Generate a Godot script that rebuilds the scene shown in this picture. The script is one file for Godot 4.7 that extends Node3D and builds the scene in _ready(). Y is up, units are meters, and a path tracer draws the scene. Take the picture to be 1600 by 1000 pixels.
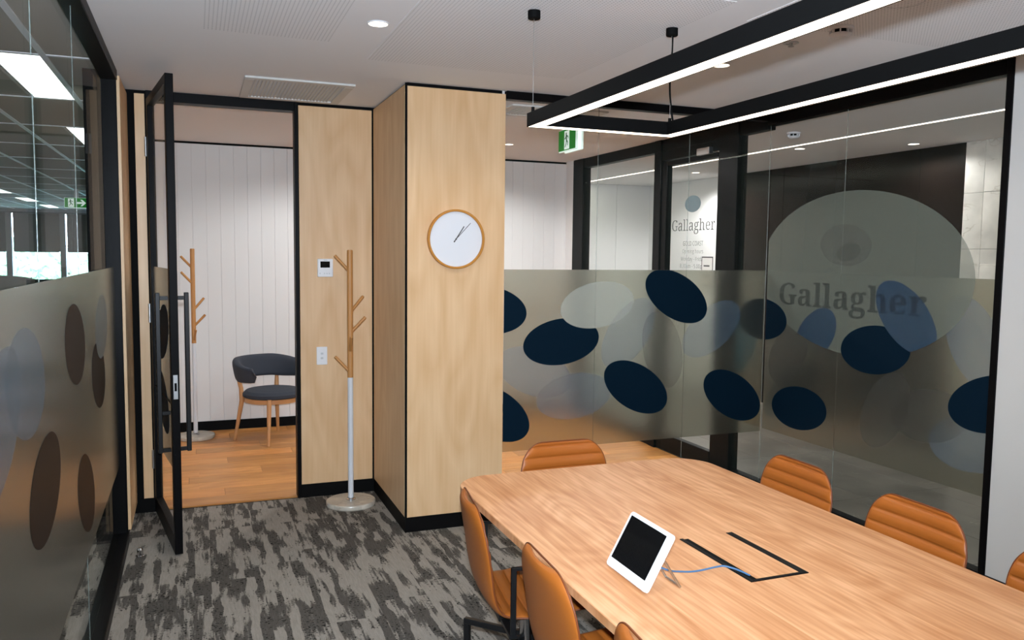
extends Node3D

# ---------------------------------------------------------------- dimensions (metres)
const CEIL := 2.7
const END_Z := -5.693      # end wall of the meeting room
const PIL_Z := -4.759      # front of the timber pillar and of the end glazing
const RIGHT_X := 3.807     # right glazing
const LEFT_X := -0.43      # left glazing
const BACK_Z := 2.2        # wall behind the camera
const CORR_Z := -8.15      # far wall of the corridor
const LOBBY_X := 6.17
const LOBBY_Z := -10.4

var M := {}
var names := {}

func _ready() -> void:
	camera_and_light()
	materials()
	room_shell()
	glazing_left()
	glazing_end()
	glazing_right()
	reception_front()
	door_leaf()
	corridor()
	lobby()
	office()
	ceiling_things()
	pendant()
	table()
	chairs()
	table_things()
	wall_things()
	coat_stands()
	lounge_chair()

# ---------------------------------------------------------------- camera, sky, lights
func camera_and_light() -> void:
	var yaw := 0.3709
	var pitch := 0.0811
	var roll := 0.0115
	var r0 := Vector3(cos(yaw), 0, sin(yaw))
	var fh := Vector3(sin(yaw), 0, -cos(yaw))
	var fw := fh * cos(pitch) - Vector3.UP * sin(pitch)
	var u0 := fh * sin(pitch) + Vector3.UP * cos(pitch)
	var right := r0 * cos(roll) + u0 * sin(roll)
	var up := u0 * cos(roll) - r0 * sin(roll)
	var cam := Camera3D.new()
	cam.name = "camera"
	cam.fov = rad_to_deg(2.0 * atan(500.0 / 1274.47))
	cam.near = 0.05
	cam.far = 200.0
	cam.transform = Transform3D(Basis(right, up, -fw), Vector3(0, 1.7054, 0))
	add_child(cam)
	cam.current = true

	var env := Environment.new()
	var sky := Sky.new()
	var sm := ProceduralSkyMaterial.new()
	sm.sky_top_color = Color(0.45, 0.62, 0.85)
	sm.sky_horizon_color = Color(0.86, 0.9, 0.95)
	sm.ground_horizon_color = Color(0.7, 0.72, 0.7)
	sm.ground_bottom_color = Color(0.35, 0.36, 0.33)
	sm.sky_energy_multiplier = 5.0
	sm.ground_energy_multiplier = 1.2
	sky.sky_material = sm
	env.sky = sky
	env.background_mode = Environment.BG_SKY
	env.tonemap_mode = Environment.TONE_MAPPER_LINEAR
	env.tonemap_exposure = 1.0
	env.sdfgi_enabled = true
	env.ssao_enabled = true
	env.ssil_enabled = true
	var we := WorldEnvironment.new()
	we.name = "world_environment"
	we.environment = env
	add_child(we)

	# the photographer's small flash, just above the lens: it throws the sharp shadows in the photograph
	var flash := SpotLight3D.new()
	flash.name = "camera_flash"
	flash.position = Vector3(0.0, 1.80, 0.0)
	flash.light_color = Color(0.88, 0.94, 1.0)
	flash.light_energy = 17.0
	flash.light_size = 0.02
	flash.spot_range = 40.0
	flash.spot_angle = 54.0
	flash.spot_angle_attenuation = 0.75
	flash.spot_attenuation = 2.0
	flash.shadow_enabled = true
	add_child(flash)
	flash.look_at_from_position(flash.position, flash.position + fw + Vector3(0, 0.20, 0))

func area(called: String, at: Vector3, size: Vector2, energy: float, color: Color, basis := Basis(Vector3(1, 0, 0), Vector3(0, 0, -1), Vector3(0, 1, 0))) -> void:
	# an AreaLight3D shining along its own -Z; the basis given here shines straight down
	var l := AreaLight3D.new()
	l.name = called
	l.area_size = size
	l.light_energy = energy
	l.light_color = color
	l.area_range = 30.0
	l.area_attenuation = 2.0
	l.shadow_enabled = true
	l.transform = Transform3D(basis, at)
	add_child(l, true)

func down_spot(called: String, at: Vector3, energy: float, color: Color, angle := 80.0) -> void:
	var l := SpotLight3D.new()
	l.name = called
	l.position = at
	l.rotation = Vector3(-PI / 2, 0, 0)
	l.light_energy = energy
	l.light_color = color
	l.light_size = 0.05
	l.spot_angle = angle
	l.spot_angle_attenuation = 0.4
	l.spot_range = 20.0
	l.spot_attenuation = 2.0
	l.shadow_enabled = true
	add_child(l, true)

# ---------------------------------------------------------------- node helpers
func numbered(called: String) -> String:
	var n: int = names.get(called, -1) + 1
	names[called] = n
	return called if n == 0 else "%s_%03d" % [called, n]

func tag(o: Node, label: String, category: String, group := "", kind := "") -> Node:
	o.set_meta("label", label)
	o.set_meta("category", category)
	if group != "":
		o.set_meta("group", group)
	if kind != "":
		o.set_meta("kind", kind)
	return o

func root(called: String, at: Vector3, label: String, category: String, group := "", kind := "") -> Node3D:
	var o := Node3D.new()
	o.name = numbered(called)
	o.position = at
	add_child(o)
	tag(o, label, category, group, kind)
	return o

func mesh(called: String, m: Mesh, mat: Material, parent: Node = self, xf := Transform3D.IDENTITY) -> MeshInstance3D:
	var o := MeshInstance3D.new()
	o.name = numbered(called) if parent == self else called
	o.mesh = m
	o.material_override = mat
	o.transform = xf
	parent.add_child(o, true)
	return o

func obj(called: String, st: SurfaceTool, mat: Material, parent: Node = self, xf := Transform3D.IDENTITY) -> MeshInstance3D:
	return mesh(called, st.commit(), mat, parent, xf)

func begin() -> SurfaceTool:
	var st := SurfaceTool.new()
	st.begin(Mesh.PRIMITIVE_TRIANGLES)
	return st

# ---------------------------------------------------------------- shapes
func tri(st: SurfaceTool, a: Vector3, b: Vector3, c: Vector3, na: Vector3, nb: Vector3, nc: Vector3) -> void:
	if (b - a).cross(c - a).dot(na + nb + nc) > 0.0:
		var t := b
		b = c
		c = t
		t = nb
		nb = nc
		nc = t
	for p in [[a, na], [b, nb], [c, nc]]:
		var v: Vector3 = p[0]
		var n: Vector3 = p[1]
		st.set_normal(n)
		st.set_uv(Vector2(v.x, v.y))
		st.add_vertex(v)

func quad(st: SurfaceTool, a: Vector3, b: Vector3, c: Vector3, d: Vector3, n: Vector3) -> void:
	tri(st, a, b, c, n, n, n)
	tri(st, a, c, d, n, n, n)

func bx(st: SurfaceTool, lo: Vector3, hi: Vector3, bev := 0.0, xf := Transform3D.IDENTITY) -> void:
	var c := (lo + hi) / 2.0
	var h := (hi - lo).abs() / 2.0
	var b := minf(bev, minf(h.x, minf(h.y, h.z)) * 0.9)
	var ax := [Vector3.RIGHT, Vector3.UP, Vector3.BACK]
	for i in 3:
		for s in [-1.0, 1.0]:
			var n: Vector3 = ax[i] * s
			var u: Vector3 = ax[(i + 1) % 3]
			var v: Vector3 = ax[(i + 2) % 3]
			var hu := h.dot(u) - b
			var hv := h.dot(v) - b
			var o: Vector3 = c + n * h.dot(ax[i])
			quad(st, xf * (o - u * hu - v * hv), xf * (o + u * hu - v * hv), xf * (o + u * hu + v * hv), xf * (o - u * hu + v * hv), (xf.basis * n).normalized())
	if b <= 0.0:
		return
	for i in 3:
		var a: Vector3 = ax[i]
		var u: Vector3 = ax[(i + 1) % 3]
		var v: Vector3 = ax[(i + 2) % 3]
		for su in [-1.0, 1.0]:
			for sv in [-1.0, 1.0]:
				var e: Vector3 = a * (h.dot(a) - b)
				var p: Vector3 = c + u * (su * h.dot(u)) + v * (sv * (h.dot(v) - b))
				var q: Vector3 = c + u * (su * (h.dot(u) - b)) + v * (sv * h.dot(v))
				quad(st, xf * (p - e), xf * (p + e), xf * (q + e), xf * (q - e), (xf.basis * (u * su + v * sv)).normalized())
	for sx in [-1.0, 1.0]:
		for sy in [-1.0, 1.0]:
			for sz in [-1.0, 1.0]:
				var s := Vector3(sx, sy, sz)
				var n: Vector3 = (xf.basis * s).normalized()
				tri(st, xf * (c + s * Vector3(h.x, h.y - b, h.z - b)), xf * (c + s * Vector3(h.x - b, h.y, h.z - b)), xf * (c + s * Vector3(h.x - b, h.y - b, h.z)), n, n, n)

func box(called: String, lo: Vector3, hi: Vector3, mat: Material, parent: Node = self, bev := 0.0) -> MeshInstance3D:
	var st := begin()
	bx(st, lo, hi, bev)
	return obj(called, st, mat, parent)

func tube(st: SurfaceTool, pts: Array, radii: Array, seg := 12, caps := true) -> void:
	var rings := []
	var nrm := []
	var prev := Vector3.ZERO
	for i in pts.size():
		var t: Vector3 = (pts[mini(i + 1, pts.size() - 1)] - pts[maxi(i - 1, 0)]).normalized()
		var u := t.cross(Vector3.UP if absf(t.y) < 0.9 else Vector3.RIGHT).normalized()
		if prev != Vector3.ZERO:
			u = (prev - t * prev.dot(t)).normalized()
		prev = u
		var v := t.cross(u)
		var ring := []
		var rn := []
		for k in seg + 1:
			var a := TAU * k / seg
			var d := u * cos(a) + v * sin(a)
			var rr: float = radii[mini(i, radii.size() - 1)]
			ring.append(pts[i] + d * rr)
			rn.append(d)
		rings.append(ring)
		nrm.append(rn)
	for i in pts.size() - 1:
		for k in seg:
			tri(st, rings[i][k], rings[i + 1][k], rings[i + 1][k + 1], nrm[i][k], nrm[i + 1][k], nrm[i + 1][k + 1])
			tri(st, rings[i][k], rings[i + 1][k + 1], rings[i][k + 1], nrm[i][k], nrm[i + 1][k + 1], nrm[i][k + 1])
	if caps:
		for e in [0, pts.size() - 1]:
			var t: Vector3 = (pts[0] - pts[1]).normalized() if e == 0 else (pts[e] - pts[e - 1]).normalized()
			for k in seg:
				tri(st, pts[e], rings[e][k], rings[e][k + 1], t, t, t)

func lathe(st: SurfaceTool, prof: Array, seg := 32, xf := Transform3D.IDENTITY) -> void:
	for i in prof.size() - 1:
		var a: Vector2 = prof[i]
		var b: Vector2 = prof[i + 1]
		var d := (b - a).normalized()
		var n2 := Vector2(d.y, -d.x)
		for k in seg:
			var q := []
			var qn := []
			for e in [[a, k], [b, k], [b, k + 1], [a, k + 1]]:
				var ang: float = TAU * e[1] / seg
				var p: Vector2 = e[0]
				q.append(xf * Vector3(p.x * cos(ang), p.y, p.x * sin(ang)))
				qn.append((xf.basis * Vector3(n2.x * cos(ang), n2.y, n2.x * sin(ang))).normalized())
			if a.x > 1e-6:
				tri(st, q[0], q[1], q[3], qn[0], qn[1], qn[3])
			if b.x > 1e-6:
				tri(st, q[1], q[2], q[3], qn[1], qn[2], qn[3])

func prism(st: SurfaceTool, poly: PackedVector2Array, z0: float, z1: float, bev := 0.0, xf := Transform3D.IDENTITY) -> void:
	# a polygon in the xy plane pushed out along z, its front edge chamfered
	var inner := poly
	if bev > 0.0:
		var off := Geometry2D.offset_polygon(poly, -bev, Geometry2D.JOIN_MITER)
		if off.size() == 1 and off[0].size() == poly.size():
			inner = align(off[0], poly)
		else:
			bev = 0.0
	var zs := z1 - bev
	for c in [[inner, z1, 1.0], [poly, z0, -1.0]]:
		var pp: PackedVector2Array = c[0]
		var zz: float = c[1]
		var n: Vector3 = (xf.basis * Vector3(0, 0, c[2])).normalized()
		var idx := Geometry2D.triangulate_polygon(pp)
		for i in range(0, idx.size(), 3):
			tri(st, xf * Vector3(pp[idx[i]].x, pp[idx[i]].y, zz), xf * Vector3(pp[idx[i + 1]].x, pp[idx[i + 1]].y, zz), xf * Vector3(pp[idx[i + 2]].x, pp[idx[i + 2]].y, zz), n, n, n)
	var ccw := 0.0
	for i in poly.size():
		ccw += poly[i].cross(poly[(i + 1) % poly.size()])
	for i in poly.size():
		var j := (i + 1) % poly.size()
		var d := (poly[j] - poly[i]).normalized() * signf(ccw)
		var n := (xf.basis * Vector3(d.y, -d.x, 0)).normalized()
		quad(st, xf * Vector3(poly[i].x, poly[i].y, z0), xf * Vector3(poly[j].x, poly[j].y, z0), xf * Vector3(poly[j].x, poly[j].y, zs), xf * Vector3(poly[i].x, poly[i].y, zs), n)
		if bev > 0.0:
			var n2 := (xf.basis * Vector3(d.y, -d.x, 1)).normalized()
			quad(st, xf * Vector3(poly[i].x, poly[i].y, zs), xf * Vector3(poly[j].x, poly[j].y, zs), xf * Vector3(inner[j].x, inner[j].y, z1), xf * Vector3(inner[i].x, inner[i].y, z1), n2)

func align(a: PackedVector2Array, to: PackedVector2Array) -> PackedVector2Array:
	var best := 0
	for i in a.size():
		if a[i].distance_squared_to(to[0]) < a[best].distance_squared_to(to[0]):
			best = i
	var out := PackedVector2Array()
	var fwd := a[(best + 1) % a.size()].distance_squared_to(to[1]) <= a[(best - 1 + a.size()) % a.size()].distance_squared_to(to[1])
	for i in a.size():
		out.append(a[(best + i) % a.size()] if fwd else a[(best - i + 2 * a.size()) % a.size()])
	return out

func rounded(x0: float, y0: float, x1: float, y1: float, r: float, seg := 8) -> PackedVector2Array:
	var p := PackedVector2Array()
	for c in [[x1 - r, y1 - r, 0.0], [x0 + r, y1 - r, 0.25], [x0 + r, y0 + r, 0.5], [x1 - r, y0 + r, 0.75]]:
		for k in seg + 1:
			var a: float = TAU * (c[2] + 0.25 * k / seg)
			p.append(Vector2(c[0] + r * cos(a), c[1] + r * sin(a)))
	return p

func ellipse(cx: float, cy: float, a: float, b: float, deg: float, seg := 56) -> PackedVector2Array:
	var p := PackedVector2Array()
	var t := deg_to_rad(deg)
	for k in seg:
		var s := TAU * k / seg
		p.append(Vector2(cx + a * cos(s) * cos(t) - b * sin(s) * sin(t), cy + a * cos(s) * sin(t) + b * sin(s) * cos(t)))
	return p

func rect2(x0: float, y0: float, x1: float, y1: float) -> PackedVector2Array:
	return PackedVector2Array([Vector2(x0, y0), Vector2(x1, y0), Vector2(x1, y1), Vector2(x0, y1)])

func grid(st: SurfaceTool, P: Array, N: Array, flip := 1.0) -> void:
	for i in P.size() - 1:
		for j in P[i].size() - 1:
			tri(st, P[i][j], P[i + 1][j], P[i + 1][j + 1], N[i][j] * flip, N[i + 1][j] * flip, N[i + 1][j + 1] * flip)
			tri(st, P[i][j], P[i + 1][j + 1], P[i][j + 1], N[i][j] * flip, N[i + 1][j + 1] * flip, N[i][j + 1] * flip)

func normals_of(P: Array) -> Array:
	var out := []
	for i in P.size():
		var row := []
		for j in P[i].size():
			var du: Vector3 = P[mini(i + 1, P.size() - 1)][j] - P[maxi(i - 1, 0)][j]
			var dv: Vector3 = P[i][mini(j + 1, P[i].size() - 1)] - P[i][maxi(j - 1, 0)]
			row.append(du.cross(dv).normalized())
		out.append(row)
	return out

func lettering(text: String, height: float, depth: float, font_name: String, weight: int) -> TextMesh:
	var f := SystemFont.new()
	f.font_names = PackedStringArray([font_name])
	f.font_weight = weight
	var t := TextMesh.new()
	t.text = text
	t.font = f
	t.font_size = 64
	t.pixel_size = height / 64.0
	t.depth = depth
	t.curve_step = 1.0
	return t

# ---------------------------------------------------------------- materials
func mat(called: String, c: Color, rough := 0.6, metal := 0.0, spec := 0.5) -> StandardMaterial3D:
	var m := StandardMaterial3D.new()
	m.resource_name = called
	m.albedo_color = c
	m.roughness = rough
	m.metallic = metal
	m.metallic_specular = spec
	M[called] = m
	return m

func c8(r: int, g: int, b: int) -> Color:
	return Color(r / 255.0, g / 255.0, b / 255.0)

func glow(called: String, c: Color, e: float) -> StandardMaterial3D:
	var m := mat(called, Color(0.8, 0.8, 0.8), 0.5)
	m.emission_enabled = true
	m.emission = c
	m.emission_energy_multiplier = e
	if called == "sign_green":
		m.albedo_color = c8(10, 90, 35)
	return m

func tri_tex(m: StandardMaterial3D, t: Texture2D, scale: Vector3, offset := Vector3.ZERO) -> void:
	m.albedo_texture = t
	m.albedo_color = Color.WHITE
	m.uv1_triplanar = true
	m.uv1_world_triplanar = true
	m.uv1_triplanar_sharpness = 8.0
	m.uv1_scale = scale
	m.uv1_offset = offset

func noise(sd: int, freq: float, oct := 3) -> FastNoiseLite:
	var n := FastNoiseLite.new()
	n.seed = sd
	n.frequency = freq
	n.noise_type = FastNoiseLite.TYPE_SIMPLEX_SMOOTH
	n.fractal_octaves = oct
	return n

func wood_image(w: int, h: int, dark: Color, light: Color, sd: int, rings: float, streak: float, board := 0, along_u := false) -> ImageTexture:
	# grain runs along v (or along u); board > 0 prints staves of that many pixels with their own tone
	var n1 := noise(sd, 0.006, 2)
	var n2 := noise(sd + 1, 0.11, 3)
	var n3 := noise(sd + 2, 0.02, 2)
	var data := PackedByteArray()
	data.resize(w * h * 3)
	var rng := RandomNumberGenerator.new()
	rng.seed = sd
	var tone := []
	for i in 64:
		tone.append(rng.randf_range(-0.5, 0.5))
	var p := 0
	for y in h:
		for x in w:
			var a := y if along_u else x
			var b := x if along_u else y
			var bi := 0
			var shift := 0.0
			if board > 0:
				bi = (a / board) % 64
				shift = bi * 57.0
			var v := n1.get_noise_2d(a * 1.0 + shift, b * 0.28 + shift * 3.0)
			var ring := absf(fmod(v * rings + 40.0, 1.0) * 2.0 - 1.0)
			var f := n2.get_noise_2d(a * 1.0, b * 0.035 + shift)
			var g := n3.get_noise_2d(a * 1.0 + shift, b * 0.2)
			var t := clampf(0.55 + 0.3 * (ring - 0.5) + streak * f + 0.28 * g + (tone[bi] * 0.3 if board > 0 else 0.0), 0.0, 1.0)
			data[p] = int(255.0 * lerpf(dark.r, light.r, t))
			data[p + 1] = int(255.0 * lerpf(dark.g, light.g, t))
			data[p + 2] = int(255.0 * lerpf(dark.b, light.b, t))
			p += 3
	return ImageTexture.create_from_image(Image.create_from_data(w, h, false, Image.FORMAT_RGB8, data))

func carpet_image(w: int, h: int) -> ImageTexture:
	# planks of tufted carpet: streaky light and dark patches, black flecks where the two meet
	var n1 := noise(71, 0.016, 3)
	var n2 := noise(72, 0.09, 3)
	var n3 := noise(73, 0.2, 2)
	var n4 := noise(74, 0.085, 2)
	var data := PackedByteArray()
	data.resize(w * h * 3)
	var cols := w / 8
	var rng := RandomNumberGenerator.new()
	rng.seed = 9
	var p := 0
	for y in h:
		for x in w:
			var col := x * 8 / w
			var row := int((y + col * h * 0.29) / (h * 0.25))
			var sh := float(((col * 7 + row * 13) % 17)) * 91.0
			var wob := n2.get_noise_2d(x * 0.25 + sh, y * 0.05)
			var strip := float(x * 8.0 / w - col) * 6.0
			var si := floorf(strip + 0.6 * wob)
			var v := n1.get_noise_2d(si * 57.0 + sh + x * 0.1, y * 0.20 + sh + si * 131.0)
			v += 0.34 * n1.get_noise_2d(x * 2.2 + sh, y * 0.16 + sh) + 0.24 * n2.get_noise_2d(x * 1.2, y * 0.12) + 0.10 * n3.get_noise_2d(x * 0.8, y * 0.5)
			var fleck := n4.get_noise_2d(x * 1.0, y * 1.3) + 0.35 * n1.get_noise_2d(x + 700.0, y * 0.6)
			var t := smoothstep(-0.18, 0.10, v)
			var lum := lerpf(0.34, 0.58, t) + 0.06 * n3.get_noise_2d(x * 2.7, y * 2.7) + 0.04 * n2.get_noise_2d(x * 2.0, y * 0.2)
			if fleck > 0.46 and v > -0.5 and v < 0.12:
				lum *= 0.40
			lum += 0.02 * rng.randf_range(-1.0, 1.0)
			data[p] = int(255.0 * clampf(lum * 1.05, 0, 1))
			data[p + 1] = int(255.0 * clampf(lum * 1.0, 0, 1))
			data[p + 2] = int(255.0 * clampf(lum * 0.935, 0, 1))
			p += 3
	return ImageTexture.create_from_image(Image.create_from_data(w, h, false, Image.FORMAT_RGB8, data))

func stone_image(w: int, h: int, base: Color, vein: Color, sd: int, width: float) -> ImageTexture:
	var n1 := noise(sd, 0.008, 4)
	var n2 := noise(sd + 1, 0.03, 3)
	var data := PackedByteArray()
	data.resize(w * h * 3)
	var p := 0
	for y in h:
		for x in w:
			var v := n1.get_noise_2d(x * 0.6, y * 1.3) + 0.12 * n2.get_noise_2d(x, y)
			var k := clampf(1.0 - absf(v - 0.12) / width, 0.0, 1.0)
			k = k * k * clampf(0.4 + 1.4 * n2.get_noise_2d(x * 0.4 + 900.0, y * 0.4), 0.0, 1.0)
			var cloud := 1.0 + 0.16 * n1.get_noise_2d(x * 0.8 + 300.0, y * 0.8 + 120.0)
			data[p] = int(255.0 * clampf(lerpf(base.r * cloud, vein.r, k), 0, 1))
			data[p + 1] = int(255.0 * clampf(lerpf(base.g * cloud, vein.g, k), 0, 1))
			data[p + 2] = int(255.0 * clampf(lerpf(base.b * cloud, vein.b, k), 0, 1))
			p += 3
	return ImageTexture.create_from_image(Image.create_from_data(w, h, false, Image.FORMAT_RGB8, data))

func perforated_image() -> ImageTexture:
	var im := Image.create(64, 64, false, Image.FORMAT_RGB8)
	im.fill(c8(240, 238, 238))
	for cy in 4:
		for cx in 4:
			for dy in range(-2, 3):
				for dx in range(-2, 3):
					if dx * dx + dy * dy <= 5:
						im.set_pixel(cx * 16 + 8 + dx, cy * 16 + 8 + dy, Color(0.62, 0.62, 0.62))
	return ImageTexture.create_from_image(im)

func materials() -> void:
	var ply := wood_image(512, 1024, c8(214, 174, 126), c8(236, 205, 164), 11, 2.2, 0.16)
	tri_tex(mat("birch_ply", Color.WHITE, 0.42), ply, Vector3(1.0 / 1.4, 1.0 / 2.8, 1.0 / 1.4), Vector3(-0.43, 0, 0.31))
	M.birch_ply.albedo_color = Color(1.0, 0.975, 0.96)
	var ply_side: StandardMaterial3D = M.birch_ply.duplicate()
	ply_side.uv1_offset = Vector3(0.1, 0, 0.77)
	M["birch_ply_side"] = ply_side
	tri_tex(mat("oak_top", Color.WHITE, 0.5, 0.0, 0.4), wood_image(640, 1536, c8(192, 130, 80), c8(236, 183, 136), 23, 3.0, 0.44, 58), Vector3(1.0 / 1.3, 1.0, 1.0 / 3.1), Vector3(-0.75, 0, 0.09))
	M.oak_top.albedo_color = Color(0.95, 0.94, 0.94)
	var plank := wood_image(1024, 512, c8(206, 136, 68), c8(240, 174, 102), 37, 3.0, 0.35, 0, true)
	for i in 4:
		var pm := mat("floor_plank_%d" % i, Color.WHITE, 0.4)
		tri_tex(pm, plank, Vector3(0.5, 1, 1.0), Vector3(0.37 * i, 0, 0.23 * i))
		pm.albedo_color = [Color(1, 1, 1), Color(0.93, 0.92, 0.9), Color(1.0, 0.97, 0.93), Color(0.88, 0.87, 0.86)][i]
	tri_tex(mat("carpet", Color.WHITE, 0.97, 0.0, 0.2), carpet_image(1024, 2048), Vector3(0.5, 1, 0.25), Vector3(0.1, 0, 0.3))
	tri_tex(mat("stone_floor", Color.WHITE, 0.3), stone_image(768, 768, c8(112, 108, 100), c8(196, 190, 178), 51, 0.016), Vector3(0.42, 1, 0.42))
	tri_tex(mat("marble_wall", Color.WHITE, 0.3), stone_image(512, 512, c8(214, 210, 200), c8(176, 168, 152), 61, 0.05), Vector3(0.6, 0.6, 0.6))
	tri_tex(mat("marble_base", Color.WHITE, 0.3), stone_image(256, 256, c8(206, 196, 180), c8(166, 150, 126), 66, 0.12), Vector3(3.0, 3.0, 3.0))
	mat("ceiling_paint", c8(240, 238, 238), 0.9)
	tri_tex(mat("perforated", Color.WHITE, 0.9), perforated_image(), Vector3(15, 15, 15))
	mat("white_paint", c8(216, 213, 208), 0.7)
	mat("white_board", c8(232, 231, 229), 0.6)
	mat("white_plastic", c8(236, 236, 238), 0.35)
	mat("pale_plastic", c8(205, 208, 210), 0.4)
	mat("black_frame", c8(13, 12, 13), 0.4, 0.0, 0.2)
	mat("black_matt", c8(12, 12, 12), 0.7, 0.0, 0.2)
	mat("black_skirting", c8(13, 12, 12), 0.55, 0.0, 0.2)
	mat("black_metal", c8(26, 26, 27), 0.35, 0.3)
	mat("dark_panel", c8(26, 20, 17), 0.2, 0.0, 0.28)
	mat("chrome", c8(200, 200, 202), 0.18, 1.0)
	mat("alu", c8(190, 190, 190), 0.35, 1.0)
	mat("screen_glass", c8(14, 14, 15), 0.08)
	mat("ink", c8(86, 84, 82), 0.7)
	mat("green_sign", c8(20, 130, 50), 0.4)
	mat("navy_vinyl", c8(11, 30, 44), 0.5, 0.0, 0.15).backlight_enabled = true
	M.navy_vinyl.backlight = Color(0.07, 0.25, 0.34)
	mat("brown_vinyl", c8(26, 18, 15), 0.5, 0.0, 0.3)
	var lea := mat("tan_leather", c8(166, 92, 32), 0.42, 0.0, 0.5)
	var ln := NoiseTexture2D.new()
	ln.noise = noise(5, 0.12, 3)
	ln.width = 256
	ln.height = 256
	ln.seamless = true
	ln.as_normal_map = true
	ln.bump_strength = 1.2
	lea.normal_enabled = true
	lea.normal_texture = ln
	lea.normal_scale = 0.25
	lea.uv1_triplanar = true
	lea.uv1_scale = Vector3(6, 6, 6)
	mat("leather_piping", c8(110, 54, 20), 0.5)
	var fab := mat("charcoal_fabric", c8(66, 70, 78), 0.95, 0.0, 0.2)
	fab.rim_enabled = true
	fab.rim = 0.3
	mat("oak_solid", c8(205, 150, 98), 0.45)
	mat("peg_timber", c8(196, 138, 78), 0.45)
	mat("white_lacquer", c8(222, 224, 228), 0.3)
	mat("clock_rim", c8(196, 132, 52), 0.4)
	mat("clock_face", c8(228, 229, 233), 0.5)
	mat("blue_cable", c8(66, 108, 150), 0.5)
	mat("grille_white", c8(214, 212, 208), 0.6)
	mat("blind_fabric", c8(88, 86, 78), 0.9)
	mat("office_tile", c8(168, 165, 152), 0.95)
	mat("office_wall", c8(170, 168, 160), 0.9)
	mat("booth_grey", c8(120, 120, 114), 0.9)
	mat("leaf_green", c8(176, 192, 146), 0.9)
	mat("bark", c8(90, 76, 62), 0.9)
	mat("paper", c8(225, 224, 218), 0.8)
	var g := mat("clear_glass", Color(0.7, 0.85, 0.78, 0.004), 0.0, 0.0, 0.19)
	g.transparency = BaseMaterial3D.TRANSPARENCY_ALPHA
	var se := mat("seam", Color(0.6, 0.66, 0.64, 0.35), 0.2)
	se.transparency = BaseMaterial3D.TRANSPARENCY_ALPHA
	var fm := mat("frosted_film", Color(0.80, 0.805, 0.755, 0.025), 0.2, 0.0, 0.15)
	fm.refraction_enabled = true
	fm.refraction_scale = 0.05
	fm.transparency = BaseMaterial3D.TRANSPARENCY_ALPHA
	for d in [["pale_vinyl", Color(0.78, 0.80, 0.76, 0.30)], ["grey_vinyl", Color(0.36, 0.36, 0.34, 0.11)], ["logo_vinyl", Color(0.50, 0.53, 0.48, 0.36)], ["logo_ink", Color(0.20, 0.21, 0.22, 0.22)], ["blue_vinyl", Color(0.17, 0.31, 0.43, 0.45)], ["sky_vinyl", Color(0.42, 0.55, 0.66, 0.11)], ["teal_vinyl", Color(0.2, 0.42, 0.5, 0.4)], ["door_ink", Color(0.30, 0.30, 0.30, 0.7)], ["door_ink_light", Color(0.45, 0.45, 0.45, 0.45)], ["ball_vinyl", Color(0.33, 0.39, 0.41, 0.8)]]:
		var v := mat(d[0], d[1], 0.6)
		v.transparency = BaseMaterial3D.TRANSPARENCY_ALPHA
	glow("led_light", Color(1.0, 0.93, 0.84), 5.0)
	glow("downlight_glow", Color(1.0, 0.93, 0.82), 5.0)
	glow("troffer_glow", Color(0.97, 1.0, 0.97), 3.0)
	glow("sign_green", Color(0.03, 0.42, 0.09), 0.75)
	glow("sign_white", Color(0.9, 1.0, 0.95), 0.6)

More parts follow.
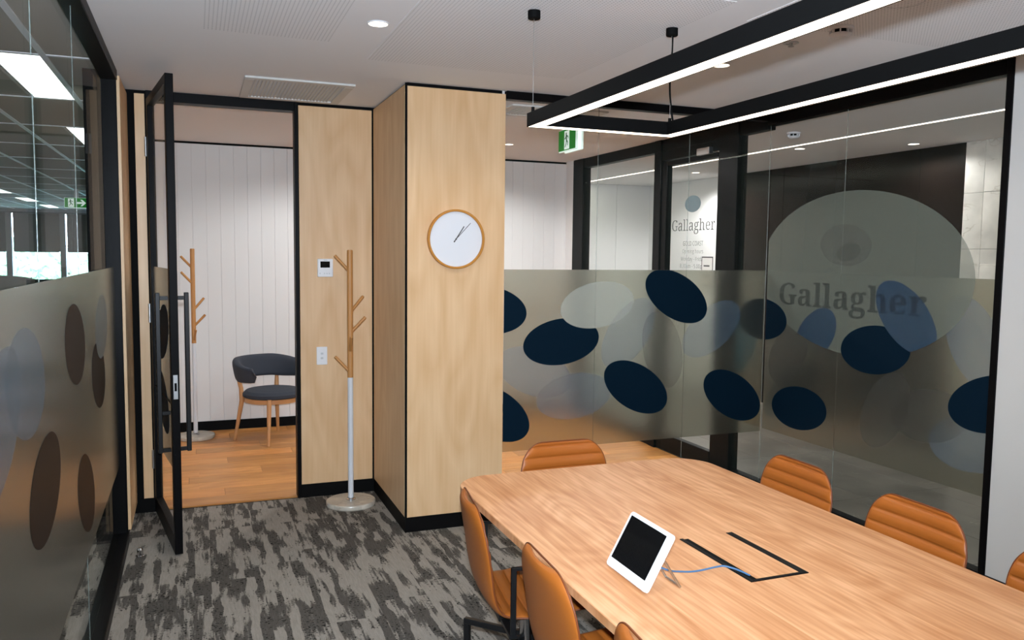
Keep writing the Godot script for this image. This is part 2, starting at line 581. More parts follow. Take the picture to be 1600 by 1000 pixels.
# ---------------------------------------------------------------- meeting room shell
func room_shell() -> void:
	tag(box("floor", Vector3(LEFT_X - 0.05, -0.1, END_Z), Vector3(RIGHT_X + 0.02, 0, BACK_Z), M.carpet), "grey streaky carpet on the meeting room floor", "floor", "", "structure")
	var ce := root("ceiling", Vector3.ZERO, "smooth off-white plaster ceiling above the meeting table", "ceiling", "", "structure")
	box("slab", Vector3(LEFT_X - 0.05, CEIL, END_Z), Vector3(RIGHT_X + 0.03, CEIL + 0.15, BACK_Z), M.ceiling_paint, ce)
	for r in [[0.05, -4.02, 0.62, -2.9], [0.85, -4.3, 2.0, -2.75], [2.2, -2.95, 3.6, -1.6]]:
		box("perforated_panel", Vector3(r[0], CEIL - 0.002, r[1]), Vector3(r[2], CEIL + 0.01, r[3]), M.perforated, ce)

	# end wall: dark backing, door opening, timber panels standing proud of it
	var we := root("wall_end", Vector3.ZERO, "end wall with birch plywood panels beside the open doorway", "wall", "", "structure")
	var b := begin()
	bx(b, Vector3(-0.56, 0, END_Z - 0.11), Vector3(-0.262, CEIL + 0.1, END_Z - 0.012))
	bx(b, Vector3(0.652, 0, END_Z - 0.11), Vector3(1.30, CEIL + 0.1, END_Z - 0.012))
	bx(b, Vector3(-0.262, CEIL - 0.005, END_Z - 0.11), Vector3(0.652, CEIL + 0.1, END_Z - 0.012))
	obj("backing", b, M.black_matt, we)
	box("panel", Vector3(-0.335, 0.092, END_Z - 0.012), Vector3(-0.277, CEIL - 0.022, END_Z), M.birch_ply, we, 0.001)
	box("panel", Vector3(0.664, 0.092, END_Z - 0.012), Vector3(1.157, CEIL - 0.022, END_Z), M.birch_ply, we, 0.001)
	var fr := begin()
	bx(fr, Vector3(-0.27, 0, END_Z - 0.1), Vector3(-0.225, CEIL, END_Z + 0.006), 0.002)
	bx(fr, Vector3(0.637, 0, END_Z - 0.1), Vector3(0.66, CEIL, END_Z + 0.006), 0.002)
	bx(fr, Vector3(-0.225, CEIL - 0.062, END_Z - 0.1), Vector3(0.637, CEIL, END_Z + 0.006), 0.002)
	obj("door_frame", fr, M.black_frame, we)
	var bb := begin()
	bx(bb, Vector3(-0.36, 0, END_Z - 0.01), Vector3(-0.27, 0.09, END_Z + 0.004))
	bx(bb, Vector3(0.66, 0, END_Z - 0.01), Vector3(1.166, 0.09, END_Z + 0.004))
	tag(obj("baseboard_end", bb, M.black_skirting), "low black skirting under the end wall panels", "baseboard", "", "structure")

	# reveal at the end of the left glazing
	var rv := root("wall_left", Vector3.ZERO, "narrow plywood return between left glazing and end wall", "wall", "", "structure")
	box("panel", Vector3(-0.398, 0.075, -5.672), Vector3(-0.374, CEIL - 0.03, -5.13), M.birch_ply_side, rv, 0.001)
	box("backing", Vector3(-0.56, 0, -5.69), Vector3(-0.398, CEIL, -5.15), M.black_matt, rv)

	# pillar
	var pi := root("wall_pillar", Vector3.ZERO, "square pillar faced in birch plywood carrying the round clock", "pillar", "", "structure")
	box("core", Vector3(1.181, 0, END_Z + 0.0), Vector3(1.776, CEIL, PIL_Z - 0.016), M.black_matt, pi)
	box("panel", Vector3(1.177, 0.092, PIL_Z - 0.016), Vector3(1.794, CEIL - 0.022, PIL_Z), M.birch_ply, pi, 0.001)
	box("panel", Vector3(1.1665, 0.092, END_Z + 0.01), Vector3(1.181, CEIL - 0.014, PIL_Z - 0.02), M.birch_ply_side, pi, 0.001)
	box("panel", Vector3(1.776, 0.0, END_Z + 0.01), Vector3(1.794, CEIL, PIL_Z - 0.02), M.white_paint, pi, 0.001)
	box("edge_trim", Vector3(1.1662, 0.05, PIL_Z - 0.012), Vector3(1.1785, CEIL - 0.005, PIL_Z + 0.0005), M.black_matt, pi)
	var pb := begin()
	bx(pb, Vector3(1.166, 0, PIL_Z - 0.05), Vector3(1.79, 0.09, PIL_Z + 0.001))
	bx(pb, Vector3(1.166, 0, END_Z), Vector3(1.2, 0.09, PIL_Z - 0.05))
	tag(obj("baseboard_pillar", pb, M.black_skirting), "black skirting wrapped around the foot of the plywood pillar", "baseboard", "", "structure")

	tag(box("wall_right", Vector3(RIGHT_X - 0.02, 0, -2.935), Vector3(RIGHT_X + 0.14, CEIL, BACK_Z), M.white_paint), "plain white wall at the near end of the right glazing", "wall", "", "structure")
	tag(box("baseboard_right", Vector3(RIGHT_X - 0.032, 0, -2.935), Vector3(RIGHT_X - 0.02, 0.075, BACK_Z), M.black_skirting), "black skirting along the white right wall", "baseboard", "", "structure")
	tag(box("wall_back", Vector3(LEFT_X - 0.05, 0, BACK_Z), Vector3(RIGHT_X + 0.14, CEIL + 0.15, BACK_Z + 0.15), M.white_paint), "white wall closing the room opposite the door", "wall", "", "structure")

# ---------------------------------------------------------------- glazing
const ON_END := Basis(Vector3(1, 0, 0), Vector3(0, 1, 0), Vector3(0, 0, 1))
const ON_RIGHT := Basis(Vector3(0, 0, 1), Vector3(0, 1, 0), Vector3(-1, 0, 0))
const ON_LEFT := Basis(Vector3(0, 0, -1), Vector3(0, 1, 0), Vector3(1, 0, 0))

func decal(called: String, polys: Array, m: Material, parent: Node, xf: Transform3D, lift := 0.0008, label := "") -> void:
	for p in polys:
		if p.size() < 3 or Geometry2D.is_polygon_clockwise(p):
			continue
		var st := begin()
		prism(st, p, lift - 0.0004, lift, 0.0, xf)
		var o := obj(called, st, m, parent)
		if label != "":
			o.set_meta("label", label)

func film_sheet(parent: Node, x0: float, y0: float, x1: float, y1: float, xf: Transform3D) -> MeshInstance3D:
	var st := begin()
	bx(st, Vector3(x0, y0, -0.003), Vector3(x1, y1, 0.0), 0.0, xf)
	return obj("frosted_film", st, M.frosted_film, parent)

func seam(parent: Node, p: Vector3, top: float) -> void:
	var st := begin()
	tube(st, [p, Vector3(p.x, top, p.z)], [0.002], 8)
	obj("joint", st, M.seam, parent)

func glazing_left() -> void:
	var w := root("window_1", Vector3.ZERO, "frosted glass partition on the left looking into the office", "window", "", "structure")
	var zs := [-5.13, -3.655, -2.762, -1.87, -0.98, -0.09, 0.8, BACK_Z]
	for i in zs.size() - 1:
		box("pane", Vector3(LEFT_X - 0.01, 0.06, zs[i] + 0.002), Vector3(LEFT_X, CEIL - 0.05, zs[i + 1] - 0.002), M.clear_glass, w)
	for z in [-3.655, -2.762, -1.87]:
		seam(w, Vector3(LEFT_X - 0.002, 0.06, z), CEIL - 0.05)
	var f := begin()
	bx(f, Vector3(LEFT_X - 0.04, CEIL - 0.055, -5.13), Vector3(LEFT_X + 0.045, CEIL, BACK_Z), 0.003)
	bx(f, Vector3(LEFT_X - 0.04, 0, -5.13), Vector3(LEFT_X + 0.045, 0.06, BACK_Z), 0.003)
	bx(f, Vector3(LEFT_X - 0.04, 0, -5.17), Vector3(LEFT_X + 0.04, CEIL, -5.125), 0.003)
	obj("frame", f, M.black_frame, w)
	var xf := Transform3D(ON_LEFT, Vector3(LEFT_X + 0.004, 0, 0))
	var fs := film_sheet(w, 0.2, 0.46, 5.12, 1.605, xf)
	for d in [[3.456, 1.344, -9.0], [4.203, 1.12, -12.0], [2.732, 0.991, 6.0], [3.646, 0.716, -24.0], [1.75, 1.2, -20.0], [1.1, 0.8, 15.0]]:
		var e := ellipse(d[0], d[1], 0.275, 0.152, d[2])
		var pl: Array = [e]
		if d[0] == 4.203:
			pl = Geometry2D.clip_polygons(e, ellipse(4.38, 1.335, 0.27, 0.15, 5))
		decal("dot", pl, M.brown_vinyl, fs, xf, 0.0008, "dark brown oval")
	for d in [[2.495, 1.342, -8.0], [2.15, 1.3, 20.0], [4.38, 1.335, 5.0]]:
		decal("dot", [ellipse(d[0], d[1], 0.27, 0.15, d[2])], M.sky_vinyl, fs, xf, 0.0006, "faint pale oval")

func glazing_end() -> void:
	var w := root("window_2", Vector3.ZERO, "glass partition at the far end right of the pillar", "window", "", "structure")
	var gz := PIL_Z - 0.02
	var xs := [1.80, 2.444, 3.134, 3.795]
	for i in 3:
		box("pane", Vector3(xs[i] + 0.002, 0.07, gz - 0.01), Vector3(xs[i + 1] - 0.002, CEIL - 0.05, gz), M.clear_glass, w)
	for x in [2.444, 3.134]:
		seam(w, Vector3(x, 0.07, gz - 0.002), CEIL - 0.05)
	seam(w, Vector3(3.80, 0.07, gz - 0.002), CEIL - 0.05)
	var f := begin()
	bx(f, Vector3(1.80, CEIL - 0.05, gz - 0.04), Vector3(3.77, CEIL, gz + 0.022), 0.003)
	bx(f, Vector3(1.80, 0, gz - 0.04), Vector3(3.77, 0.07, gz + 0.022), 0.003)
	obj("frame", f, M.black_frame, w)
	var xf := Transform3D(ON_END, Vector3(0, 0, gz + 0.004))
	var fs := film_sheet(w, 1.802, 0.447, 3.792, 1.607, xf)
	var clip := rect2(1.802, 0.447, 3.791, 1.606)
	var pale := ellipse(2.459, 1.377, 0.27, 0.15, 9)
	for d in [[2.203, 1.142, 7.0], [3.060, 1.427, -29.0], [2.761, 0.817, -30.0], [3.541, 0.721, -31.0], [1.687, 1.355, -8.0], [1.742, 0.70, -32.0]]:
		var pl := Geometry2D.intersect_polygons(ellipse(d[0], d[1], 0.27, 0.15, d[2]), clip)
		if d[0] == 2.203:
			pl = Geometry2D.clip_polygons(pl[0], pale)
		decal("dot", pl, M.navy_vinyl, fs, xf, 0.0010, "opaque navy oval")
	decal("dot", [pale], M.pale_vinyl, fs, xf, 0.0008, "pale frosted oval")
	decal("dot", [ellipse(2.692, 1.184, 0.27, 0.15, 54)], M.sky_vinyl, fs, xf, 0.0006, "pale blue oval")
	for d in [[2.961, 1.065, -74.0], [2.301, 0.781, 6.0], [2.02, 0.95, -21.0], [3.35, 1.2, 35.0]]:
		decal("dot", Geometry2D.intersect_polygons(ellipse(d[0], d[1], 0.27, 0.15, d[2]), clip), M.grey_vinyl if d[0] == 2.961 else M.sky_vinyl, fs, xf, 0.0005, "faint grey oval")

func glazing_right() -> void:
	var w := root("window_3", Vector3.ZERO, "long glass partition on the right with the large printed disc", "window", "", "structure")
	var zs := [PIL_Z - 0.015, -4.062, -2.975]
	for i in 2:
		box("pane", Vector3(RIGHT_X, 0.075, zs[i] + 0.002), Vector3(RIGHT_X + 0.01, CEIL - 0.075, zs[i + 1] - 0.002), M.clear_glass, w)
	seam(w, Vector3(RIGHT_X + 0.002, 0.075, -4.062), CEIL - 0.075)
	var f := begin()
	bx(f, Vector3(RIGHT_X - 0.02, CEIL - 0.075, -4.80), Vector3(RIGHT_X + 0.05, CEIL, -2.935), 0.003)
	bx(f, Vector3(RIGHT_X - 0.02, 0, -4.80), Vector3(RIGHT_X + 0.05, 0.075, -2.935), 0.003)
	bx(f, Vector3(RIGHT_X - 0.025, 0, -2.977), Vector3(RIGHT_X + 0.055, CEIL, -2.935), 0.003)
	obj("frame", f, M.black_frame, w)
	var xf := Transform3D(ON_RIGHT, Vector3(RIGHT_X - 0.004, 0, 0))
	var fs := film_sheet(w, -4.765, 0.47, -2.978, 1.603, xf)
	var clip := rect2(-4.765, 0.47, -2.979, 2.62)
	var b3 := ellipse(-3.541, 1.367, 0.265, 0.15, -41)
	var logo := Geometry2D.intersect_polygons(ellipse(-3.965, 1.609, 0.863, 0.51, -2, 96), clip)
	for d in [[-4.815, 1.257, 0.0], [-3.760, 1.153, 6.0], [-4.398, 0.682, 5.0], [-2.963, 0.962, 17.0]]:
		var pl := Geometry2D.intersect_polygons(ellipse(d[0], d[1], 0.27, 0.147, d[2]), clip)
		if d[0] == -3.760:
			pl = Geometry2D.clip_polygons(pl[0], b3)
		decal("dot", pl, M.navy_vinyl, fs, xf, 0.0016, "opaque navy oval")
	decal("dot", Geometry2D.intersect_polygons(b3, logo[0]), M.blue_vinyl, fs, xf, 0.0013, "translucent blue oval")
	decal("dot", Geometry2D.intersect_polygons(ellipse(-4.264, 1.196, 0.22, 0.14, 43), logo[0]), M.blue_vinyl, fs, xf, 0.0013, "translucent blue oval")
	for d in [[-3.092, 1.271, -62.0], [-3.079, 0.730, 8.0], [-3.352, 0.829, 11.0], [-3.662, 0.80, 61.0], [-4.52, 1.05, 50.0]]:
		decal("dot", Geometry2D.intersect_polygons(ellipse(d[0], d[1], 0.26, 0.15, d[2]), clip), M.sky_vinyl if d[0] < -3.0 and d[0] > -3.1 else M.grey_vinyl, fs, xf, 0.0005, "faint shaded oval")
	# the big disc and its lettering
	var dst := begin()
	for p in logo:
		prism(dst, p, 0.0006, 0.0009, 0.0, xf)
	var disc := obj("logo_disc", dst, M.logo_vinyl, w)
	decal("emblem", [ellipse(-4.031, 1.783, 0.217, 0.132, -3)], M.grey_vinyl, disc, xf, 0.0012)
	decal("emblem_core", [ellipse(-4.0, 1.74, 0.1, 0.055, 10)], M.grey_vinyl, disc, xf, 0.0014)
	var tm := mesh("lettering", lettering("Gallagher", 0.30, 0.0004, "Droid Serif", 700), M.logo_ink, disc, Transform3D(ON_RIGHT, Vector3(RIGHT_X - 0.0055, 1.45, -4.02)))
	fit_text(tm, 1.23, 0.21)

func fit_text(o: MeshInstance3D, width: float, height: float) -> void:
	var s: Vector3 = o.mesh.get_aabb().size
	o.transform = o.transform * Transform3D(Basis.from_scale(Vector3(width / s.x, height / s.y, 1)), Vector3.ZERO)

# the lobby entrance that carries on in the plane of the right glazing, beyond the end glass
func reception_front() -> void:
	var w := root("window_4", Vector3.ZERO, "black framed glass front between the corridor and the lobby", "window", "", "structure")
	box("pane", Vector3(RIGHT_X, 0.07, -5.12), Vector3(RIGHT_X + 0.01, CEIL - 0.075, -4.80), M.clear_glass, w)
	box("pane", Vector3(RIGHT_X, 0.1, -7.72), Vector3(RIGHT_X + 0.01, 2.6, -6.31), M.clear_glass, w)
	var f := begin()
	bx(f, Vector3(RIGHT_X - 0.02, CEIL - 0.1, -8.0), Vector3(RIGHT_X + 0.05, CEIL, -4.80), 0.003)
	bx(f, Vector3(RIGHT_X - 0.02, 0, -8.0), Vector3(RIGHT_X + 0.05, 0.1, -6.2), 0.003)
	bx(f, Vector3(RIGHT_X - 0.02, 0, -5.2), Vector3(RIGHT_X + 0.05, 0.075, -4.80), 0.003)
	bx(f, Vector3(RIGHT_X - 0.03, 0, -5.36), Vector3(RIGHT_X + 0.06, CEIL, -5.12), 0.004)
	bx(f, Vector3(RIGHT_X - 0.03, 0, -6.31), Vector3(RIGHT_X + 0.06, CEIL, -6.2), 0.004)
	bx(f, Vector3(RIGHT_X - 0.03, 0, -7.96), Vector3(RIGHT_X + 0.06, CEIL, -7.72), 0.004)
	bx(f, Vector3(RIGHT_X - 0.02, 2.52, -6.2), Vector3(RIGHT_X + 0.05, CEIL - 0.1, -5.36), 0.003)
	obj("frame", f, M.black_frame, w)
	box("wall_return", Vector3(RIGHT_X - 0.02, 0, CORR_Z), Vector3(RIGHT_X + 0.08, CEIL, -7.96), M.white_board, w)
	var xf := Transform3D(ON_RIGHT, Vector3(RIGHT_X - 0.004, 0, 0))
	var fs := film_sheet(w, -5.118, 0.47, -4.80, 1.603, xf)
	decal("dot", Geometry2D.intersect_polygons(ellipse(-4.815, 1.257, 0.27, 0.147, 0), rect2(-5.117, 0.48, -4.801, 1.6)), M.navy_vinyl, fs, xf, 0.001, "opaque navy oval")
	decal("dot", Geometry2D.intersect_polygons(ellipse(-5.06, 1.03, 0.27, 0.15, 50), rect2(-5.117, 0.48, -4.801, 1.6)), M.teal_vinyl, fs, xf, 0.0008, "teal oval")

	var d := root("door_2", Vector3.ZERO, "glass entrance door with grey company lettering beyond the end glass", "door", "", "structure")
	box("pane", Vector3(RIGHT_X + 0.01, 0.15, -6.12), Vector3(RIGHT_X + 0.02, 2.47, -5.392), M.clear_glass, d)
	var df := begin()
	bx(df, Vector3(RIGHT_X - 0.015, 0.01, -6.195), Vector3(RIGHT_X + 0.04, 2.51, -6.12), 0.003)
	bx(df, Vector3(RIGHT_X - 0.01, 0.01, -5.392), Vector3(RIGHT_X + 0.04, 2.51, -5.365), 0.003)
	bx(df, Vector3(RIGHT_X - 0.015, 0.01, -6.12), Vector3(RIGHT_X + 0.04, 0.15, -5.392), 0.003)
	bx(df, Vector3(RIGHT_X - 0.015, 2.47, -6.12), Vector3(RIGHT_X + 0.04, 2.51, -5.392), 0.003)
	obj("leaf_frame", df, M.black_frame, d)
	box("door_closer", Vector3(RIGHT_X - 0.06, 2.50, -5.62), Vector3(RIGHT_X - 0.02, 2.555, -5.45), M.alu, d, 0.004)
	var xd := Transform3D(ON_RIGHT, Vector3(RIGHT_X + 0.008, 0, 0))
	decal("emblem", [ellipse(-5.75, 2.13, 0.115, 0.068, 0)], M.ball_vinyl, d, xd)
	var big := mesh("lettering", lettering("Gallagher", 0.15, 0.0004, "Droid Serif", 400), M.door_ink, d, Transform3D(ON_RIGHT, Vector3(RIGHT_X + 0.0075, 1.955, -5.745)))
	fit_text(big, 0.62, 0.125)
	var lines := [["GOLD COAST", 1.806, 0.29, 0.038, M.door_ink], ["Opening hours", 1.742, 0.30, 0.045, M.door_ink_light], ["Monday - Friday", 1.679, 0.34, 0.045, M.door_ink_light], ["8.30am - 5.00pm", 1.620, 0.36, 0.045, M.door_ink_light]]
	for l in lines:
		var o := mesh("lettering", lettering(l[0], 0.05, 0.0004, "Droid Sans", 400), l[4], d, Transform3D(ON_RIGHT, Vector3(RIGHT_X + 0.0075, l[1], -5.735)))
		fit_text(o, l[2], l[3])
	var n := root("notice", Vector3(0, 0, 0), "small white paper notice with a black border on the entrance door", "notice")
	box("sheet", Vector3(RIGHT_X + 0.007, 1.46, -5.60), Vector3(RIGHT_X + 0.0085, 1.70, -5.445), M.paper, n)
	var nb := begin()
	for r in [[-5.60, 1.69, -5.445, 1.70], [-5.60, 1.46, -5.445, 1.47], [-5.60, 1.46, -5.592, 1.70], [-5.453, 1.46, -5.445, 1.70], [-5.57, 1.62, -5.49, 1.632], [-5.55, 1.53, -5.50, 1.57]]:
		bx(nb, Vector3(r[0], r[1], 0.0), Vector3(r[2], r[3], 0.0006), 0.0, Transform3D(ON_RIGHT, Vector3(RIGHT_X + 0.007, 0, 0)))
	obj("print", nb, M.ink, n)

# ---------------------------------------------------------------- the open door
func door_leaf() -> void:
	var d := root("door_1", Vector3(-0.247, 0, END_Z + 0.012), "open black framed glass door leaf with long pull handle", "door", "", "structure")
	d.rotation.y = -atan2(0.868, 0.135)   # local +x runs from the hinge to the free edge
	var L := 0.885
	var T := 0.021
	var top := 2.645
	var f := begin()
	bx(f, Vector3(0, 0.008, -T), Vector3(0.05, top, T), 0.002)
	bx(f, Vector3(L - 0.05, 0.008, -T), Vector3(L, top, T), 0.002)
	bx(f, Vector3(0.05, 0.008, -T), Vector3(L - 0.05, 0.11, T), 0.002)
	bx(f, Vector3(0.05, top - 0.05, -T), Vector3(L - 0.05, top, T), 0.002)
	bx(f, Vector3(0.05, 0.84, -T), Vector3(L - 0.05, 0.842, T * 0.6), 0.0)
	obj("leaf_frame", f, M.black_frame, d)
	box("pane", Vector3(0.05, 0.11, -0.004), Vector3(L - 0.05, top - 0.05, 0.004), M.clear_glass, d)
	var fs := begin()
	bx(fs, Vector3(0.055, 0.47, 0.005), Vector3(L - 0.055, 1.60, 0.007))
	var film := obj("frosted_film", fs, M.frosted_film, d)
	decal("dot", [ellipse(0.45, 1.22, 0.27, 0.15, 20), ellipse(0.40, 0.8, 0.27, 0.15, -25)], M.navy_vinyl, film, Transform3D(Basis(), Vector3(0, 0, 0.007)), 0.0008)
	for s in [-1.0, 1.0]:
		var h := begin()
		bx(h, Vector3(L - 0.085, 0.575, s * 0.075 - 0.012), Vector3(L - 0.06, 1.47, s * 0.075 + 0.012), 0.003)
		for y in [0.59, 0.80, 1.44]:
			if y != 0.80 or s > 0:
				bx(h, Vector3(L - 0.082, y - 0.011, minf(s * 0.02, s * 0.07)), Vector3(L - 0.063, y + 0.011, maxf(s * 0.02, s * 0.07)), 0.002)
		obj("pull_handle", h, M.black_metal, d)
	var lk := begin()
	bx(lk, Vector3(L - 0.002, 0.885, -0.012), Vector3(L + 0.002, 1.02, 0.012), 0.001)
	var lp := obj("lock_plate", lk, M.alu, d)
	var lh := begin()
	bx(lh, Vector3(L + 0.0015, 0.93, -0.006), Vector3(L + 0.003, 0.975, 0.006), 0.0005)
	obj("latch_slot", lh, M.black_matt, lp)
	for y in [0.35, 1.3, 2.35]:
		var hg := begin()
		tube(hg, [Vector3(-0.008, y - 0.06, T + 0.006), Vector3(-0.008, y + 0.06, T + 0.006)], [0.008], 10)
		obj("hinge", hg, M.alu, d)
	var st := begin()
	lathe(st, [Vector2(0.0, 0.045), Vector2(0.010, 0.045), Vector2(0.016, 0.035), Vector2(0.016, 0.004), Vector2(0.024, 0.002), Vector2(0.024, 0.0)], 20)
	tag(obj("door_stop", st, M.chrome, self, Transform3D(Basis(), Vector3(-0.315, 0, -4.88))), "small chrome door stop on the carpet by the left track", "door stop")

# ---------------------------------------------------------------- corridor beyond the door and the end glass
func corridor() -> void:
	var fl := root("floor_corridor", Vector3.ZERO, "honey coloured timber plank floor of the corridor", "floor", "", "structure")
	box("subfloor", Vector3(-0.5, -0.1, CORR_Z), Vector3(RIGHT_X + 0.02, -0.012, END_Z - 0.0), M.black_matt, fl)
	box("subfloor", Vector3(1.794, -0.1, END_Z), Vector3(RIGHT_X + 0.02, -0.012, PIL_Z - 0.02), M.black_matt, fl)
	var pw := 0.185
	var z := CORR_Z
	var row := 0
	while z < PIL_Z - 0.03:
		var z1 := minf(z + pw, PIL_Z - 0.03)
		var xmin := -0.5 if z1 <= END_Z + 0.001 else 1.796
		if z < END_Z and z1 > END_Z:
			z1 = END_Z
		var x := xmin - fmod(row * 0.53, 1.3)
		var i := row
		while x < RIGHT_X:
			var xa := maxf(x, xmin)
			var xb := minf(x + 1.3, RIGHT_X)
			if xb - xa > 0.02:
				box("plank", Vector3(xa + 0.0008, -0.012, z + 0.0008), Vector3(xb - 0.0008, -0.001, z1 - 0.0008), M["floor_plank_%d" % ((i * 7 + row * 3) % 4)], fl, 0.001)
			x += 1.3
			i += 1
		z = z1
		row += 1
	tag(box("ceiling_corridor", Vector3(-0.56, CEIL, CORR_Z - 0.1), Vector3(RIGHT_X + 0.03, CEIL + 0.15, END_Z), M.ceiling_paint), "white plaster ceiling of the corridor", "ceiling", "", "structure")
	tag(box("ceiling_corridor", Vector3(1.78, CEIL + 0.151, END_Z), Vector3(RIGHT_X + 0.03, CEIL + 0.2, PIL_Z), M.ceiling_paint), "ceiling slab over the end glass", "ceiling", "", "structure")
	var w := root("wall_corridor", Vector3.ZERO, "white grooved board wall behind the grey armchair", "wall", "", "structure")
	box("backing", Vector3(-0.56, 0, CORR_Z - 0.12), Vector3(RIGHT_X + 0.08, CEIL + 0.1, CORR_Z - 0.018), M.white_paint, w)
	var x := -0.5
	while x < RIGHT_X - 0.03:
		var x1 := minf(x + 0.122, RIGHT_X - 0.02)
		box("board", Vector3(x + 0.0006, 0.09, CORR_Z - 0.018), Vector3(x1 - 0.0006, CEIL - 0.02, CORR_Z), M.white_board, w, 0.0012)
		x = x1
	box("shadow_gap", Vector3(-0.5, CEIL - 0.02, CORR_Z - 0.018), Vector3(RIGHT_X - 0.02, CEIL, CORR_Z - 0.012), M.black_matt, w)
	tag(box("baseboard_corridor", Vector3(-0.5, 0, CORR_Z - 0.01), Vector3(RIGHT_X - 0.02, 0.09, CORR_Z + 0.008), M.black_skirting), "black skirting under the white grooved corridor wall", "baseboard", "", "structure")
	tag(box("wall_corridor_left", Vector3(-0.56, 0, CORR_Z - 0.1), Vector3(-0.5, CEIL + 0.1, END_Z - 0.1), M.white_paint), "white side wall hidden behind the open door", "wall", "", "structure")

	downlight(Vector3(2.684, CEIL, -7.033), 0.04, "small round downlight in the corridor ceiling right of the pillar", 1.8)
	downlight(Vector3(1.25, CEIL, -6.9), 0.04, "round downlight in the corridor ceiling behind the plywood wall panel", 1.8)
	downlight(Vector3(3.2, CEIL, -5.9), 0.04, "round downlight in the corridor ceiling near the glass entrance", 1.7)
	grille(Vector3(2.35, CEIL, -5.35), 0.36, 0.20, "white air grille in the corridor ceiling behind the end glass")
	exit_sign(Vector3(2.62, 2.555, -5.603), 0.305, 0.165, -90.0, false, "green running man exit sign hanging behind the black pendant lamp")

func downlight(at: Vector3, r: float, label: String, energy: float, color := Color(0.98, 0.98, 0.98)) -> void:
	var d := root("downlight", at, label, "downlight")
	var st := begin()
	lathe(st, [Vector2(r * 1.02, 0.0), Vector2(r * 1.12, -0.002), Vector2(r * 1.12, -0.004), Vector2(r, -0.006), Vector2(r, -0.001)], 32)
	obj("trim_ring", st, M.white_plastic, d)
	var g := begin()
	lathe(g, [Vector2(r, 0.0), Vector2(r, -0.003), Vector2(0.0, -0.003)], 32)
	obj("lamp_lens", g, M.downlight_glow, d)
	if energy > 0.0:
		down_spot("downlight_lamp", at + Vector3(0, -0.02, 0), energy, color)

func grille(at: Vector3, wx: float, wz: float, label: String) -> void:
	var d := root("air_grille", at, label, "air vent")
	var st := begin()
	var f := 0.055
	for r in [[-wx, -wz, wx, -wz + f], [-wx, wz - f, wx, wz], [-wx, -wz + f, -wx + f, wz - f], [wx - f, -wz + f, wx, wz - f]]:
		bx(st, Vector3(r[0], -0.012, r[1]), Vector3(r[2], 0.0, r[3]), 0.003)
	obj("frame", st, M.grille_white, d)
	box("backing", Vector3(-wx + f, -0.003, -wz + f), Vector3(wx - f, 0.0, wz - f), M.pale_plastic, d)
	var n := int((wx - f) * 2.0 / 0.021)
	var sl := begin()
	bx(sl, Vector3(-0.0055, -0.009, -wz + f), Vector3(0.0055, -0.003, wz - f), 0.002)
	var sm := sl.commit()
	for i in n:
		mesh("slat", sm, M.grille_white, d, Transform3D(Basis(Vector3.BACK, 0.0), Vector3(-wx + f + 0.0105 + i * 0.021, 0, 0)))

func exit_sign(at: Vector3, w: float, h: float, turn: float, arrow: bool, label: String) -> void:
	var s := root("exit_sign", at, label, "exit sign")
	s.rotation_degrees.y = turn
	var hw := w / 2
	var hh := h / 2
	var b := begin()
	bx(b, Vector3(-hw, -hh, 0.0), Vector3(hw, hh, 0.018), 0.005)
	bx(b, Vector3(-hw, -hh, -0.046), Vector3(hw, hh, -0.032), 0.005)
	bx(b, Vector3(-hw, hh - 0.02, -0.034), Vector3(hw, hh, 0.0), 0.0)
	obj("body", b, M.sign_white, s)
	box("bracket", Vector3(-0.03, hh, -0.02), Vector3(0.03, CEIL - at.y, 0.01), M.white_plastic, s)
	var face := begin()
	prism(face, rounded(-hw + 0.006, -hh + 0.008, hw - 0.006, hh - 0.004, 0.006), 0.018, 0.0195)
	var fc := obj("sign_face", face, M.sign_green, s)
	var px := -w * 0.22 if arrow else 0.0
	var pw := h * 0.26
	var pg := begin()
	prism(pg, rect2(px - pw, -hh * 0.82, px + pw, hh * 0.82), 0.0195, 0.0202)
	obj("doorway_light", pg, M.sign_white, fc)
	# running figure
	var k := h / 0.2
	var rm := begin()
	prism(rm, ellipse(px - 0.012 * k, 0.056 * k, 0.012 * k, 0.012 * k, 0, 16), 0.0202, 0.0208)
	for l in [[-0.012, 0.045, -0.004, -0.005, 0.012], [-0.008, 0.038, 0.028, 0.030, 0.006], [0.028, 0.030, 0.034, 0.008, 0.005], [-0.012, 0.036, -0.034, 0.012, 0.006], [-0.034, 0.012, -0.046, 0.016, 0.005], [-0.006, 0.0, 0.022, -0.022, 0.008], [0.022, -0.022, 0.020, -0.052, 0.007], [-0.004, 0.0, -0.014, -0.034, 0.008], [-0.014, -0.034, -0.036, -0.062, 0.007]]:
		var a := Vector2(px + l[0] * k, l[1] * k)
		var c := Vector2(px + l[2] * k, l[3] * k)
		var nn: Vector2 = (c - a).normalized().orthogonal() * l[4] * k
		prism(rm, PackedVector2Array([a - nn, c - nn * 0.8, c + nn * 0.8, a + nn]), 0.0202, 0.0208)
	obj("running_figure", rm, M.green_sign, fc)
	if arrow:
		var ar := begin()
		var ox := w * 0.22
		prism(ar, PackedVector2Array([Vector2(ox - 0.07, -0.016), Vector2(ox + 0.01, -0.016), Vector2(ox - 0.02, -0.055), Vector2(ox + 0.01, -0.055), Vector2(ox + 0.065, 0.0), Vector2(ox + 0.01, 0.055), Vector2(ox - 0.02, 0.055), Vector2(ox + 0.01, 0.016), Vector2(ox - 0.07, 0.016)]), 0.0195, 0.0202)
		obj("arrow", ar, M.sign_white, fc)

